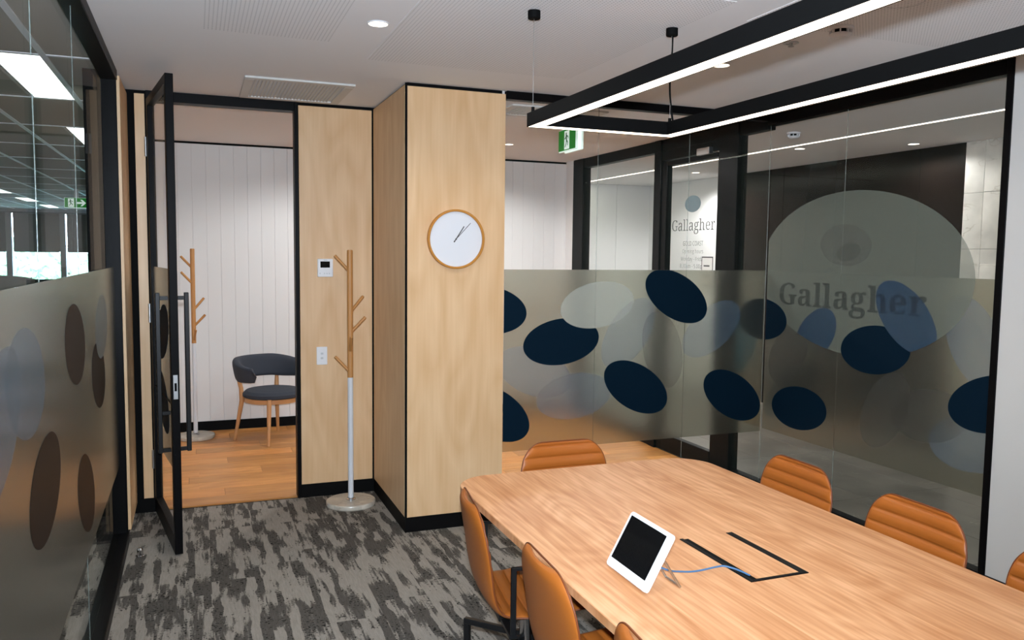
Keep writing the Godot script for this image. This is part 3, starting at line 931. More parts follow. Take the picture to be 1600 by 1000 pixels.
# ---------------------------------------------------------------- lobby behind the right glazing
func lobby() -> void:
	var fl := root("floor_lobby", Vector3.ZERO, "dark grey veined stone tiles of the lobby floor", "floor", "", "structure")
	box("bed", Vector3(RIGHT_X + 0.02, -0.1, LOBBY_Z), Vector3(LOBBY_X, -0.01, 1.0), M.black_matt, fl)
	var x := RIGHT_X + 0.02
	while x < LOBBY_X - 0.01:
		var x1 := minf(x + 0.6, LOBBY_X)
		var z := LOBBY_Z
		while z < 0.99:
			var z1 := minf(z + 1.2, 1.0)
			box("tile", Vector3(x + 0.0015, -0.01, z + 0.0015), Vector3(x1 - 0.0015, 0.0, z1 - 0.0015), M.stone_floor, fl, 0.001)
			z = z1
		x = x1
	tag(box("ceiling_lobby", Vector3(RIGHT_X + 0.03, CEIL, LOBBY_Z - 0.1), Vector3(LOBBY_X + 0.1, CEIL + 0.15, 1.1), M.ceiling_paint), "plain white lobby ceiling behind the right glazing", "ceiling", "", "structure")
	var dw := root("wall_lobby_dark", Vector3.ZERO, "glossy dark brown panelled wall across the lobby", "wall", "", "structure")
	box("backing", Vector3(LOBBY_X + 0.012, 0, LOBBY_Z), Vector3(LOBBY_X + 0.1, CEIL + 0.1, 1.1), M.black_matt, dw)
	for j in [[-8.35, -7.51], [-7.51, -6.71], [-6.71, -5.66], [-5.66, -5.19]]:
		box("panel", Vector3(LOBBY_X, 0.0, j[0] + 0.002), Vector3(LOBBY_X + 0.012, CEIL - 0.002, j[1] - 0.002), M.dark_panel, dw, 0.001)
	var mw := root("wall_lobby_marble", Vector3.ZERO, "pale marble clad wall at the near end of the lobby", "wall", "", "structure")
	var zz := [-5.188, -5.0, -4.1, -3.2, -2.3, -1.4, -0.5, 0.4, 1.0]
	for i in zz.size() - 1:
		var ys := [0.0, 0.45, 1.12, 1.79, 2.265, CEIL]
		for k in ys.size() - 1:
			box("panel", Vector3(LOBBY_X - 0.006, ys[k] + 0.0015, zz[i] + 0.0015), Vector3(LOBBY_X + 0.012, ys[k + 1] - 0.0015, zz[i + 1] - 0.0015), M.marble_wall, mw, 0.001)
	var ew := root("wall_lobby_end", Vector3.ZERO, "white panelled wall at the far end of the lobby", "wall", "", "structure")
	box("backing", Vector3(RIGHT_X - 0.1, 0, LOBBY_Z - 0.1), Vector3(LOBBY_X + 0.1, CEIL + 0.1, LOBBY_Z), M.black_matt, ew)
	var xs := [3.82, 4.42, 5.02, 5.62, 6.165]
	for i in 4:
		for k in [[0.0, 1.35], [1.35, CEIL]]:
			box("panel", Vector3(xs[i] + 0.002, k[0] + 0.002, LOBBY_Z), Vector3(xs[i + 1] - 0.002, k[1] - 0.002, LOBBY_Z + 0.012), M.white_board, ew, 0.001)
	box("panel", Vector3(LOBBY_X - 0.012, 0.002, LOBBY_Z + 0.014), Vector3(LOBBY_X + 0.012, CEIL - 0.002, -8.354), M.white_board, ew, 0.001)
	tag(box("wall_lobby_side", Vector3(RIGHT_X - 0.02, 0, LOBBY_Z), Vector3(RIGHT_X + 0.08, CEIL + 0.1, CORR_Z - 0.12), M.white_paint), "white lobby wall beyond the corridor", "wall", "", "structure")
	tag(box("wall_lobby_near", Vector3(RIGHT_X + 0.14, 0, 1.0), Vector3(LOBBY_X + 0.1, CEIL + 0.1, 1.1), M.white_paint), "white wall closing the near end of the lobby", "wall", "", "structure")

	var l := root("ceiling_light_strip", Vector3(5.035, CEIL, -6.2), "long recessed white light strip in the lobby ceiling", "ceiling light")
	box("led_lens", Vector3(-0.022, -0.003, -4.1), Vector3(0.022, 0.0, 4.1), M.led_light, l)
	var tr := begin()
	bx(tr, Vector3(-0.028, -0.004, -4.1), Vector3(-0.022, 0.0, 4.1))
	bx(tr, Vector3(0.022, -0.004, -4.1), Vector3(0.028, 0.0, 4.1))
	obj("edge_trim", tr, M.white_plastic, l)
	area("lobby_strip_light", Vector3(5.035, CEIL - 0.01, -6.2), Vector2(0.044, 8.2), 1.9, Color(0.96, 1.0, 0.93))
	downlight(Vector3(5.2, CEIL, -6.13), 0.045, "lobby downlight beside the long light strip, nearest the glass corner", 0.8)
	downlight(Vector3(5.85, CEIL, -5.45), 0.045, "lobby downlight in front of the dark panelled wall by the marble", 0.8)
	downlight(Vector3(5.6, CEIL, -8.4), 0.045, "lobby downlight near the far white wall", 3.0)
	smoke(Vector3(4.5, CEIL, -5.38), "white smoke detector on the lobby ceiling seen through the right glass")

func smoke(at: Vector3, label: String) -> void:
	var s := root("smoke_detector", at, label, "smoke detector")
	var b := begin()
	lathe(b, [Vector2(0.052, 0.0), Vector2(0.054, -0.010), Vector2(0.05, -0.014), Vector2(0.04, -0.015)], 32)
	obj("base", b, M.white_plastic, s)
	var n := begin()
	lathe(n, [Vector2(0.036, -0.014), Vector2(0.036, -0.03)], 32)
	obj("vent", n, M.black_matt, s)
	var c := begin()
	lathe(c, [Vector2(0.038, -0.028), Vector2(0.045, -0.030), Vector2(0.044, -0.037), Vector2(0.036, -0.047), Vector2(0.018, -0.052), Vector2(0.0, -0.053)], 32)
	obj("cap", c, M.white_plastic, s)
	var fin := begin()
	bx(fin, Vector3(0.034, -0.031, -0.003), Vector3(0.047, -0.012, 0.003))
	var fmesh := fin.commit()
	for k in 8:
		mesh("fin", fmesh, M.white_plastic, s, Transform3D(Basis(Vector3.UP, TAU * k / 8), Vector3.ZERO))

# ---------------------------------------------------------------- open-plan office behind the left glazing
func office() -> void:
	var ox := -10.35
	var oz := -23.8
	tag(box("floor_office", Vector3(ox, -0.1, oz), Vector3(LEFT_X - 0.05, 0, 3.0), M.carpet), "grey carpet of the open office behind the left glass", "floor", "", "structure")
	var ce := root("ceiling_office", Vector3.ZERO, "suspended grid ceiling of the office with square tiles", "ceiling", "", "structure")
	box("slab", Vector3(ox, CEIL + 0.02, oz - 0.1), Vector3(LEFT_X - 0.03, CEIL + 0.15, 3.0), M.black_matt, ce)
	var lights := {}
	for k in [[0, 0], [0, -2], [4, -8], [4, -10], [4, -12], [4, -4], [8, -2], [8, -6], [8, 1], [4, 1]]:
		lights[Vector2i(k[0], k[1])] = true
	# grid module 0.583 x 1.375 m
	var gx := -0.71
	var gz := -4.885
	var tst := {}
	var rest := begin()
	for i in range(-1, 17):
		for j in range(-14, 6):
			var x1 := minf(gx - 0.583 * i, LEFT_X - 0.04)
			var x0 := maxf(gx - 0.583 * (i + 1), ox)
			var z0 := maxf(gz + 1.375 * (j - 1), oz)
			var z1 := minf(gz + 1.375 * j, 3.0)
			if x1 - x0 < 0.03 or z1 - z0 < 0.03:
				continue
			var xa := x0
			if lights.has(Vector2i(i, j)):
				xa = x0
				x1 = x1 - 0.27
			var lo := Vector3(xa + 0.012, CEIL, z0 + 0.012)
			var hi := Vector3(x1 - 0.012, CEIL + 0.018, z1 - 0.012)
			if i < 7 and j < 1:
				box("tile", lo, hi, M.office_tile, ce, 0.002)
			else:
				bx(rest, lo, hi)
	var ro := obj("far_tiles", rest, M.office_tile, ce)
	ro.set_meta("kind", "stuff")
	for i in range(0, 16):
		var x := gx - 0.583 * i
		box("grid_bar", Vector3(x - 0.016, CEIL - 0.006, oz), Vector3(x + 0.016, CEIL + 0.003, 3.0), M.white_plastic, ce)
	for j in range(-13, 6):
		var z := gz + 1.375 * j
		box("grid_bar", Vector3(ox, CEIL - 0.005, z - 0.014), Vector3(LEFT_X - 0.045, CEIL + 0.003, z + 0.014), M.white_plastic, ce)
	for k in lights:
		var x1: float = gx - 0.583 * k.x - 0.014
		var z0: float = gz + 1.375 * (k.y - 1)
		var where: String = {Vector2i(0, 0): "nearest office light panel, right beside the left glazing", Vector2i(0, -2): "second office light panel along the left glazing", Vector2i(4, -8): "office light panel third from the far windows", Vector2i(4, -10): "office light panel second from the far windows", Vector2i(4, -12): "office light panel closest to the far windows"}.get(k, "")
		if where == "":
			where = "bright rectangular light panel deep in the office ceiling"
		var t := root("ceiling_light_panel", Vector3(x1 - 0.12, CEIL, z0 + 0.6875), where, "ceiling light", "office ceiling light panels")
		box("light_lens", Vector3(-0.117, -0.002, -0.665), Vector3(0.117, 0.01, 0.665), M.troffer_glow, t)
		var tr := begin()
		for r in [[-0.125, -0.675, 0.125, -0.665], [-0.125, 0.665, 0.125, 0.675], [-0.125, -0.665, -0.117, 0.665], [0.117, -0.665, 0.125, 0.665]]:
			bx(tr, Vector3(r[0], -0.004, r[1]), Vector3(r[2], 0.01, r[3]))
		obj("rim", tr, M.white_plastic, t)
		area("office_panel_light", Vector3(x1 - 0.12, CEIL - 0.02, z0 + 0.6875), Vector2(0.23, 1.3), 0.5, Color(0.97, 1.0, 0.96))
	# far window wall
	var w := root("window_5", Vector3.ZERO, "far office windows with grey mullions and daylight below the blinds", "window", "", "structure")
	box("sill_wall", Vector3(ox, 0, oz - 0.12), Vector3(LEFT_X, 0.85, oz), M.office_wall, w)
	box("head", Vector3(ox, 2.62, oz - 0.12), Vector3(LEFT_X, CEIL + 0.1, oz), M.office_wall, w)
	var k := 0
	var mx := -6.75
	while mx < -0.7:
		box("mullion", Vector3(mx - 0.065, 0.85, oz - 0.1), Vector3(mx + 0.065, 2.62, oz + 0.02), M.booth_grey, w, 0.004)
		if mx + 1.2 < -0.7:
			box("pane", Vector3(mx + 0.065, 0.85, oz - 0.06), Vector3(mx + 1.135, 2.62, oz - 0.05), M.clear_glass, w)
			var b := root("roller_blind", Vector3(mx + 0.6, 0, oz + 0.0), ["grey roller blind in the far office window furthest from the exit sign", "grey roller blind two windows left of the exit sign", "grey roller blind in the far window left of the grey mullion", "grey roller blind in the far window below the exit sign", "grey roller blind nearest the office side wall"][k], "blind", "office roller blinds")
			box("fabric", Vector3(-0.505, 1.62, -0.03), Vector3(0.534, 2.62, -0.026), M.blind_fabric, b)
			var rl := begin()
			tube(rl, [Vector3(-0.53, 2.6, -0.018), Vector3(0.53, 2.6, -0.018)], [0.022], 10)
			obj("roller", rl, M.booth_grey, b)
			box("bottom_bar", Vector3(-0.49, 1.605, -0.034), Vector3(0.515, 1.625, -0.022), M.booth_grey, b)
			k += 1
		mx += 1.2
	box("end_wall", Vector3(ox, 0.85, oz - 0.12), Vector3(-6.8, 2.62, oz), M.office_wall, w)
	box("end_wall", Vector3(-0.75, 0.85, oz - 0.12), Vector3(LEFT_X, 2.62, oz), M.office_wall, w)
	tag(box("wall_office_left", Vector3(ox - 0.1, 0, oz - 0.12), Vector3(ox, CEIL + 0.1, 3.1), M.office_wall), "plain far side wall of the office", "wall", "", "structure")
	tag(box("wall_office_back", Vector3(ox, 0, 3.0), Vector3(LEFT_X - 0.05, CEIL + 0.1, 3.1), M.office_wall), "plain wall at the near end of the office", "wall", "", "structure")
	tag(box("wall_office_right", Vector3(LEFT_X - 0.05, 0, oz), Vector3(LEFT_X + 0.0, CEIL + 0.1, CORR_Z - 0.1), M.office_wall), "office side wall beyond the corridor", "wall", "", "structure")
	exit_sign(Vector3(-1.83, 2.47, -15.5), 0.36, 0.17, 0.0, true, "green exit sign with white arrow hanging in the office")

	# curved booth and a screen on a desk, whose tops show above the frosted film
	var bo := root("booth_seat", Vector3(-2.55, 0, -12.6), "curved grey high-backed booth in the office behind the glass", "booth")
	var P := []
	var outer := []
	for i in 25:
		var a := PI * i / 24.0
		var hgt := 1.12 + 0.2 * sin(a)
		P.append([Vector3(0.62 * cos(a), 0.0, -0.62 * sin(a)), Vector3(0.62 * cos(a), hgt, -0.62 * sin(a)), Vector3(0.70 * cos(a), hgt, -0.70 * sin(a)), Vector3(0.70 * cos(a), 0.0, -0.70 * sin(a))])
	var bs := begin()
	for i in 24:
		for j in 3:
			var c: Vector3 = (P[i][j] + P[i + 1][j + 1]) / 2
			var n: Vector3 = (P[i + 1][j] - P[i][j]).cross(P[i][j + 1] - P[i][j]).normalized()
			var outward := Vector3(c.x, 0, c.z).normalized() * (-1.0 if j == 0 else 1.0) if j != 1 else Vector3.UP
			if n.dot(outward) < 0:
				n = -n
			quad(bs, P[i][j], P[i + 1][j], P[i + 1][j + 1], P[i][j + 1], n)
	obj("backrest", bs, M.booth_grey, bo)
	box("seat", Vector3(-0.58, 0.0, -0.35), Vector3(0.58, 0.45, 0.15), M.booth_grey, bo, 0.03)
	var dk := root("desk", Vector3(-1.75, 0, -11.2), "white office desk in front of the curved booth", "desk")
	box("top", Vector3(-0.5, 0.71, -0.35), Vector3(0.5, 0.735, 0.35), M.white_plastic, dk, 0.003)
	for s in [-1.0, 1.0]:
		box("leg", Vector3(s * 0.46 - 0.025, 0, -0.3), Vector3(s * 0.46 + 0.025, 0.71, 0.3), M.pale_plastic, dk, 0.003)
	var mo := root("monitor", Vector3(-1.72, 0.735, -11.2), "black computer monitor on the office desk near the booth", "monitor")
	box("foot", Vector3(-0.1, 0, -0.08), Vector3(0.1, 0.012, 0.08), M.black_metal, mo, 0.003)
	box("stem", Vector3(-0.02, 0.012, -0.02), Vector3(0.02, 0.35, 0.0), M.black_metal, mo, 0.002)
	box("housing", Vector3(-0.16, 0.3, 0.0), Vector3(0.16, 0.6, 0.03), M.black_matt, mo, 0.005)
	box("screen", Vector3(-0.15, 0.315, 0.03), Vector3(0.15, 0.59, 0.032), M.screen_glass, mo)

	# trees outside the far windows
	var tr := [[-5.2, -31.5, 2.3, 3.0], [-0.6, -32.0, 2.2, 3.4], [-9.9, -32.0, 2.2, 3.2], [-3.0, -36.5, 2.4, 3.8]]
	var tl := ["leafy green tree outside the far office windows, in the middle of the view", "leafy green tree outside near the office side wall", "leafy green tree outside at the far left of the office windows", "leafy green tree outside, standing furthest back from the office windows"]
	for i in tr.size():
		var t := root("tree", Vector3(tr[i][0], -3.0, tr[i][1]), tl[i], "tree", "trees outside the office")
		var tk := begin()
		tube(tk, [Vector3(0, 0, 0), Vector3(0.05, 2.2, 0), Vector3(0, 4.0, 0.1)], [0.2, 0.15, 0.08], 10)
		obj("trunk", tk, M.bark, t)
		var cr := begin()
		var rng := RandomNumberGenerator.new()
		rng.seed = 40 + i
		for n in 900:
			var dir := Vector3(rng.randfn(), rng.randfn(), rng.randfn()).normalized()
			var rad: float = tr[i][2] * 0.75 * pow(rng.randf(), 0.4)
			var p := Vector3(0, tr[i][3] + 0.8, 0) + dir * rad * Vector3(1, 0.9, 1)
			var ax := Basis(Vector3(rng.randfn(), rng.randfn(), rng.randfn()).normalized(), rng.randf() * TAU)
			var s := rng.randf_range(0.12, 0.24)
			quad(cr, p - ax.x * s, p + ax.y * s * 0.6, p + ax.x * s, p - ax.y * s * 0.6, ax.z)
		var co := obj("foliage", cr, M.leaf_green, t)
		co.set_meta("kind", "stuff")
	tag(box("ground", Vector3(-40, -3.2, -60), Vector3(30, -3.0, -24.2), M.leaf_green), "green ground outside the far office windows", "ground", "", "structure")

# ---------------------------------------------------------------- things on the meeting room ceiling
func ceiling_things() -> void:
	downlight(Vector3(0.764, CEIL, -3.614), 0.042, "round recessed downlight in the ceiling left of the black pendant", 0.5)
	downlight(Vector3(2.578, CEIL, -3.661), 0.042, "round recessed downlight in the ceiling between the pendant bars", 0.5)
	smoke(Vector3(2.626, CEIL, -2.865), "white smoke detector on the ceiling between the pendant bars")
	grille(Vector3(0.60, CEIL, -5.30), 0.315, 0.335, "white slatted air conditioning grille in the ceiling above the doorway")
	var s := root("sprinkler", Vector3(2.611, CEIL, -3.165), "small round concealed sprinkler in the ceiling between downlight and detector", "sprinkler")
	var st := begin()
	lathe(st, [Vector2(0.034, 0.0), Vector2(0.036, -0.003), Vector2(0.024, -0.005), Vector2(0.022, -0.001)], 28)
	obj("escutcheon", st, M.pale_plastic, s)
	var hd := begin()
	lathe(hd, [Vector2(0.008, 0.0), Vector2(0.008, -0.014), Vector2(0.014, -0.016), Vector2(0.014, -0.018), Vector2(0.0, -0.018)], 20)
	obj("head", hd, M.alu, s)
	var sp := root("ceiling_speaker", Vector3(2.583, CEIL, -2.49), "round grey mesh speaker in the ceiling at the top edge", "speaker")
	var g := begin()
	lathe(g, [Vector2(0.078, 0.0), Vector2(0.08, -0.004), Vector2(0.072, -0.006)], 36)
	obj("rim", g, M.pale_plastic, sp)
	var gm := begin()
	lathe(gm, [Vector2(0.072, -0.005), Vector2(0.04, -0.006), Vector2(0.0, -0.0065)], 36)
	obj("grille", gm, M.perforated, sp)

# ---------------------------------------------------------------- pendant lamp: a long black rectangle of light bars
func pendant() -> void:
	var x0 := 1.302
	var x1 := 2.002
	var z0 := -3.203
	var z1 := 0.3
	var w := 0.062
	var y0 := 2.2325
	var y1 := 2.289
	var p := root("pendant_light", Vector3.ZERO, "long black rectangular pendant lamp with white light strips underneath", "pendant lamp")
	# bars: inverted channels with the lens set in between their lips
	var rim := begin()
	for r in [[x0, z0, x0 + w, z1], [x1 - w, z0, x1, z1], [x0 + w, z0, x1 - w, z0 + w], [x0 + w, z1 - w, x1 - w, z1]]:
		bx(rim, Vector3(r[0], y0 + 0.006, r[1]), Vector3(r[2], y1, r[3]), 0.0)
	for r in [[x0, z0, x0 + 0.003, z1], [x1 - 0.003, z0, x1, z1], [x0 + 0.003, z0, x1 - 0.003, z0 + 0.003], [x0 + w - 0.003, z0 + w - 0.003, x1 - w + 0.003, z0 + w], [x0 + w - 0.003, z0 + w, x0 + w, z1], [x1 - w, z0 + w, x1 - w + 0.003, z1]]:
		bx(rim, Vector3(r[0], y0, r[1]), Vector3(r[2], y0 + 0.006, r[3]), 0.0)
	obj("housing", rim, M.black_matt, p)
	var a := 0.003
	for r in [[x0 + a, z0 + a, x0 + w - a, z1], [x1 - w + a, z0 + a, x1 - a, z1], [x0 + w - a, z0 + a, x1 - w + a, z0 + w - a]]:
		box("led_lens", Vector3(r[0], y0 + 0.001, r[1]), Vector3(r[2], y0 + 0.006, r[3]), M.led_light, p)
	var warm := Color(1.0, 0.91, 0.79)
	area("pendant_light_lamp", Vector3(x0 + w / 2, y0 - 0.004, (z0 + z1) / 2), Vector2(w, z1 - z0), 0.42, warm)
	area("pendant_light_lamp", Vector3(x1 - w / 2, y0 - 0.004, (z0 + z1) / 2), Vector2(w, z1 - z0), 0.42, warm)
	area("pendant_light_lamp", Vector3((x0 + x1) / 2, y0 - 0.004, z0 + w / 2), Vector2(x1 - x0, w), 0.11, warm)
	for c in [[x0 + 0.014, z0 + 0.03, false], [x1 - 0.03, z0 + 0.03, true], [x0 + 0.014, z1 - 0.03, false], [x1 - 0.03, z1 - 0.03, false]]:
		var st := begin()
		lathe(st, [Vector2(0.0, CEIL - 0.034), Vector2(0.024, CEIL - 0.034), Vector2(0.026, CEIL - 0.032), Vector2(0.026, CEIL)], 28, Transform3D(Basis(), Vector3(c[0], 0, c[1])))
		obj("canopy", st, M.black_matt, p)
		var wr := begin()
		tube(wr, [Vector3(c[0], y1, c[1]), Vector3(c[0], CEIL - 0.03, c[1])], [0.0011], 6)
		obj("suspension_wire", wr, M.alu, p)
		var cl := begin()
		tube(cl, [Vector3(c[0], y1, c[1]), Vector3(c[0], y1 + 0.022, c[1])], [0.007], 12)
		obj("cable_gripper", cl, M.black_matt, p)
		if c[2]:
			var cv := Curve3D.new()
			cv.bake_interval = 0.02
			var b := Vector3(c[0], 0, c[1])
			cv.add_point(b + Vector3(0.004, CEIL - 0.03, 0), Vector3.ZERO, Vector3(0, -0.1, 0))
			cv.add_point(b + Vector3(-0.003, 2.5, 0.0), Vector3(0.004, 0.06, 0), Vector3(-0.003, -0.06, 0))
			cv.add_point(b + Vector3(0.004, 2.37, 0.0), Vector3(-0.006, 0.04, 0), Vector3(0.006, -0.03, 0))
			cv.add_point(b + Vector3(0.02, y1, 0.0), Vector3(-0.012, 0.035, 0), Vector3.ZERO)
			var pts: Array = Array(cv.get_baked_points())
			var cb := begin()
			tube(cb, pts, [0.004], 8)
			obj("power_cord", cb, M.black_matt, p)

# ---------------------------------------------------------------- table
const TX0 := 1.007
const TX1 := 2.2335
const TZ0 := -3.3015
const TZ1 := -0.25

func table() -> void:
	var t := root("meeting_table", Vector3.ZERO, "long oak meeting table with rounded corners and black legs", "table")
	var st := begin()
	var lay := Transform3D(Basis(Vector3(1, 0, 0), Vector3(0, 0, -1), Vector3(0, 1, 0)), Vector3.ZERO)
	prism(st, rounded(TX0, -TZ1, TX1, -TZ0, 0.17, 12), 0.712, 0.74, 0.002, lay)
	obj("tabletop", st, M.oak_top, t)
	for z in [-2.45, -1.0]:
		var l := begin()
		bx(l, Vector3(1.50, 0.02, z - 0.06), Vector3(1.74, 0.71, z + 0.06), 0.01)
		bx(l, Vector3(1.32, 0.0, z - 0.09), Vector3(1.92, 0.02, z + 0.09), 0.006)
		obj("leg", l, M.black_metal, t)
	box("beam", Vector3(1.58, 0.66, -2.39), Vector3(1.66, 0.71, -1.06), M.black_metal, t, 0.003)
	# flush power box: black rim, oak lid
	var bx0 := 1.524
	var bx1 := 1.738
	var bz0 := -2.319
	var bz1 := -1.932
	var r := begin()
	for q in [[bx0, bz0, bx0 + 0.014, bz1], [bx1 - 0.026, bz0, bx1, bz1], [bx0 + 0.014, bz1 - 0.014, bx1 - 0.026, bz1]]:
		bx(r, Vector3(q[0], 0.739, q[1]), Vector3(q[2], 0.7425, q[3]), 0.001)
	var fr := obj("power_box_frame", r, M.black_frame, t)
	box("slot", Vector3(bx0 + 0.014, 0.7395, bz0 + 0.004), Vector3(bx0 + 0.032, 0.7403, bz1 - 0.014), M.black_matt, fr)
	box("power_box_lid", Vector3(bx0 + 0.032, 0.7395, bz0 + 0.002), Vector3(bx1 - 0.027, 0.7422, bz1 - 0.015), M.oak_top, t, 0.0006)

func table_things() -> void:
	# wall-panel style touch screen leaning on a wire foot
	var t := root("touch_screen", Vector3(1.175, 0.7405, -2.075), "white framed touch screen propped up on the oak table", "tablet")
	var lean := Basis(Vector3(0, 0, 1), Vector3(0.492, 0.870, 0), Vector3(-0.870, 0.492, 0))  # local x along world z, y up the panel, z out of the glass
	var b := begin()
	prism(b, rounded(-0.12, 0.0, 0.12, 0.182, 0.012, 6), -0.011, 0.0, 0.002)
	obj("housing", b, M.white_plastic, t, Transform3D(lean, Vector3(0, 0.0075, 0)))
	var s := begin()
	prism(s, rounded(-0.107, 0.028, 0.095, 0.170, 0.002, 2), 0.0, 0.0008)
	obj("screen", s, M.screen_glass, t, Transform3D(lean, Vector3(0, 0.0075, 0)))
	var w := begin()
	for z in [0.03, 0.105]:
		tube(w, [Vector3(0.066, 0.095, z), Vector3(0.125, 0.0045, z)], [0.0036], 8)
	tube(w, [Vector3(0.125, 0.0045, 0.027), Vector3(0.125, 0.0045, 0.108)], [0.0036], 8)
	obj("wire_foot", w, M.alu, t)
	var cv := Curve3D.new()
	cv.bake_interval = 0.008
	cv.add_point(Vector3(1.245, 0.80, -2.02), Vector3.ZERO, Vector3(0.05, -0.03, 0.01))
	cv.add_point(Vector3(1.36, 0.756, -2.035), Vector3(-0.04, 0.008, 0.0), Vector3(0.05, -0.008, 0.0))
	cv.add_point(Vector3(1.50, 0.752, -2.045), Vector3(-0.05, 0.0, 0.0), Vector3(0.02, 0.0, 0.01))
	cv.add_point(Vector3(1.552, 0.741, -1.975), Vector3(-0.012, 0.006, -0.03), Vector3.ZERO)
	var c := begin()
	tube(c, Array(cv.get_baked_points()), [0.0028], 8)
	tag(obj("data_cable", c, M.blue_cable), "thin blue data cable from the touch screen to the table slot", "cable")

# ---------------------------------------------------------------- leather chairs
func spline(pts: Array, n: int) -> Array:
	var out := []
	for i in n + 1:
		var f := float(i) / n * (pts.size() - 1)
		var k := mini(int(f), pts.size() - 2)
		var t := f - k
		var p0: Vector2 = pts[maxi(k - 1, 0)]
		var p1: Vector2 = pts[k]
		var p2: Vector2 = pts[k + 1]
		var p3: Vector2 = pts[mini(k + 2, pts.size() - 1)]
		out.append(p1.cubic_interpolate(p2, p0, p3, t))
	return out

func make_chair() -> Node3D:
	# local +x is where the sitter faces; origin on the floor under the seat
	var c := Node3D.new()
	var prof := spline([Vector2(0.245, 0.425), Vector2(0.225, 0.452), Vector2(0.15, 0.458), Vector2(0.03, 0.447), Vector2(-0.07, 0.44), Vector2(-0.135, 0.452), Vector2(-0.172, 0.495), Vector2(-0.192, 0.56), Vector2(-0.205, 0.65), Vector2(-0.220, 0.74), Vector2(-0.235, 0.822)], 200)
	var acc := [0.0]
	for i in range(1, prof.size()):
		acc.append(acc[i - 1] + prof[i].distance_to(prof[i - 1]))
	var total: float = acc[-1]
	var nt := 26
	var inner := []
	var outer := []
	var rim := []
	for i in prof.size():
		var s: float = acc[i]
		var tan_: Vector2 = (prof[mini(i + 1, prof.size() - 1)] - prof[maxi(i - 1, 0)]).normalized()
		var n := Vector2(tan_.y, -tan_.x)       # towards the sitter
		if n.dot(Vector2(0.6, 0.8)) < 0:
			n = -n
		var q := s / total
		var hw := lerpf(0.222, 0.205, smoothstep(0.3, 0.55, q))
		hw = lerpf(hw, 0.220, smoothstep(0.5, 0.75, q))
		hw = lerpf(hw, 0.19, smoothstep(0.82, 1.0, q))
		for e in [[total - s, 0.085], [s, 0.06]]:
			var d: float = e[0]
			var r: float = e[1]
			if d < r:
				hw -= r - sqrt(maxf(r * r - (r - d) * (r - d), 0.0))
		var back := smoothstep(0.45, 0.7, q)
		var ri := []
		var ro := []
		for j in nt + 1:
			var t := 2.0 * j / nt - 1.0
			t = sin(t * PI / 2.0)
			var curve := (0.020 * back + 0.012 * (1.0 - back)) * t * t
			var ends := clampf(minf(s, total - s) / 0.03, 0.0, 1.0)
			var fall := sqrt(maxf(1.0 - pow(absf(t), 6.0), 0.0)) * sqrt(ends * (2.0 - ends))
			# stitched channels across the inner face
			var ch := fmod(total - s + 0.006, 0.052)
			var groove := exp(-pow((ch - 0.026) / 0.0030, 2.0)) * 0.010 * (1.0 if absf(t) < 0.97 else 0.3)
			var puff := 0.0025 * cos((ch - 0.026) / 0.052 * TAU + PI)
			var th := 0.014 * fall + (puff - groove) * fall
			var base := Vector2(prof[i].x, prof[i].y) + n * curve
			var a := base + n * th
			var o := base - n * 0.016 * fall
			ri.append(Vector3(a.x, a.y, t * hw))
			ro.append(Vector3(o.x, o.y, t * hw))
			if j == 0 or j == nt:
				rim.append([i, j, Vector3(base.x, base.y, t * hw)])
		inner.append(ri)
		outer.append(ro)
	var ni := normals_of(inner)
	var no := normals_of(outer)
	var flip := 1.0 if ni[120][13].x + ni[60][13].y > 0.0 else -1.0
	var si := begin()
	grid(si, inner, ni, flip)
	obj("padded_liner", si, M.tan_leather, c)
	var so := begin()
	grid(so, outer, no, -flip)
	obj("outer_shell", so, M.tan_leather, c)
	var loop := []
	for r in rim:
		if r[1] == 0:
			loop.append(r[2])
	var other := []
	for r in rim:
		if r[1] == nt:
			other.append(r[2])
	other.reverse()
	loop.append_array(other)
	loop.append(loop[0])
	var pp := begin()
	var clean := [loop[0]]
	for v in loop:
		if v.distance_to(clean[-1]) > 0.004:
			clean.append(v)
	tube(pp, clean, [0.0032], 6, false)
	obj("piping", pp, M.leather_piping, c)
	for s in [-1.0, 1.0]:
		var a := begin()
		bx(a, Vector3(-0.120, 0.405, s * 0.245 - 0.006), Vector3(-0.101, 0.648, s * 0.245 + 0.006), 0.002)
		bx(a, Vector3(-0.120, 0.636, s * 0.245 - 0.006), Vector3(0.10, 0.648, s * 0.245 + 0.006), 0.002)
		bx(a, Vector3(-0.125, 0.398, minf(s * 0.05, s * 0.251)), Vector3(-0.095, 0.41, maxf(s * 0.05, s * 0.251)), 0.002)
		obj("armrest", a, M.black_metal, c)
	box("seat_plate", Vector3(-0.13, 0.395, -0.11), Vector3(0.13, 0.423, 0.11), M.black_metal, c, 0.004)
	var col := begin()
	tube(col, [Vector3(0, 0.275, 0), Vector3(0, 0.40, 0)], [0.028], 16)
	obj("swivel", col, M.chrome, c)
	for sx in [-1.0, 1.0]:
		for sz in [-1.0, 1.0]:
			var f := Vector3(sx * 0.205, 0, sz * 0.17)
			var l := begin()
			var dir := Vector3(f.x, 0, f.z).normalized()
			var len_ := f.length()
			var bs := Basis(dir, Vector3.UP, dir.cross(Vector3.UP))
			bx(l, Vector3(0.0, 0.275, -0.011), Vector3(len_, 0.298, 0.011), 0.003, Transform3D(bs, Vector3.ZERO))
			bx(l, Vector3(len_ - 0.024, 0.012, -0.011), Vector3(len_, 0.28, 0.011), 0.003, Transform3D(bs, Vector3.ZERO))
			var lg := obj("leg", l, M.black_metal, c)
			var gl := begin()
			lathe(gl, [Vector2(0.0, 0.012), Vector2(0.013, 0.012), Vector2(0.014, 0.002), Vector2(0.0, 0.0)], 14, Transform3D(Basis(), dir * (len_ - 0.012)))
			obj("glide", gl, M.black_matt, lg)
	return c

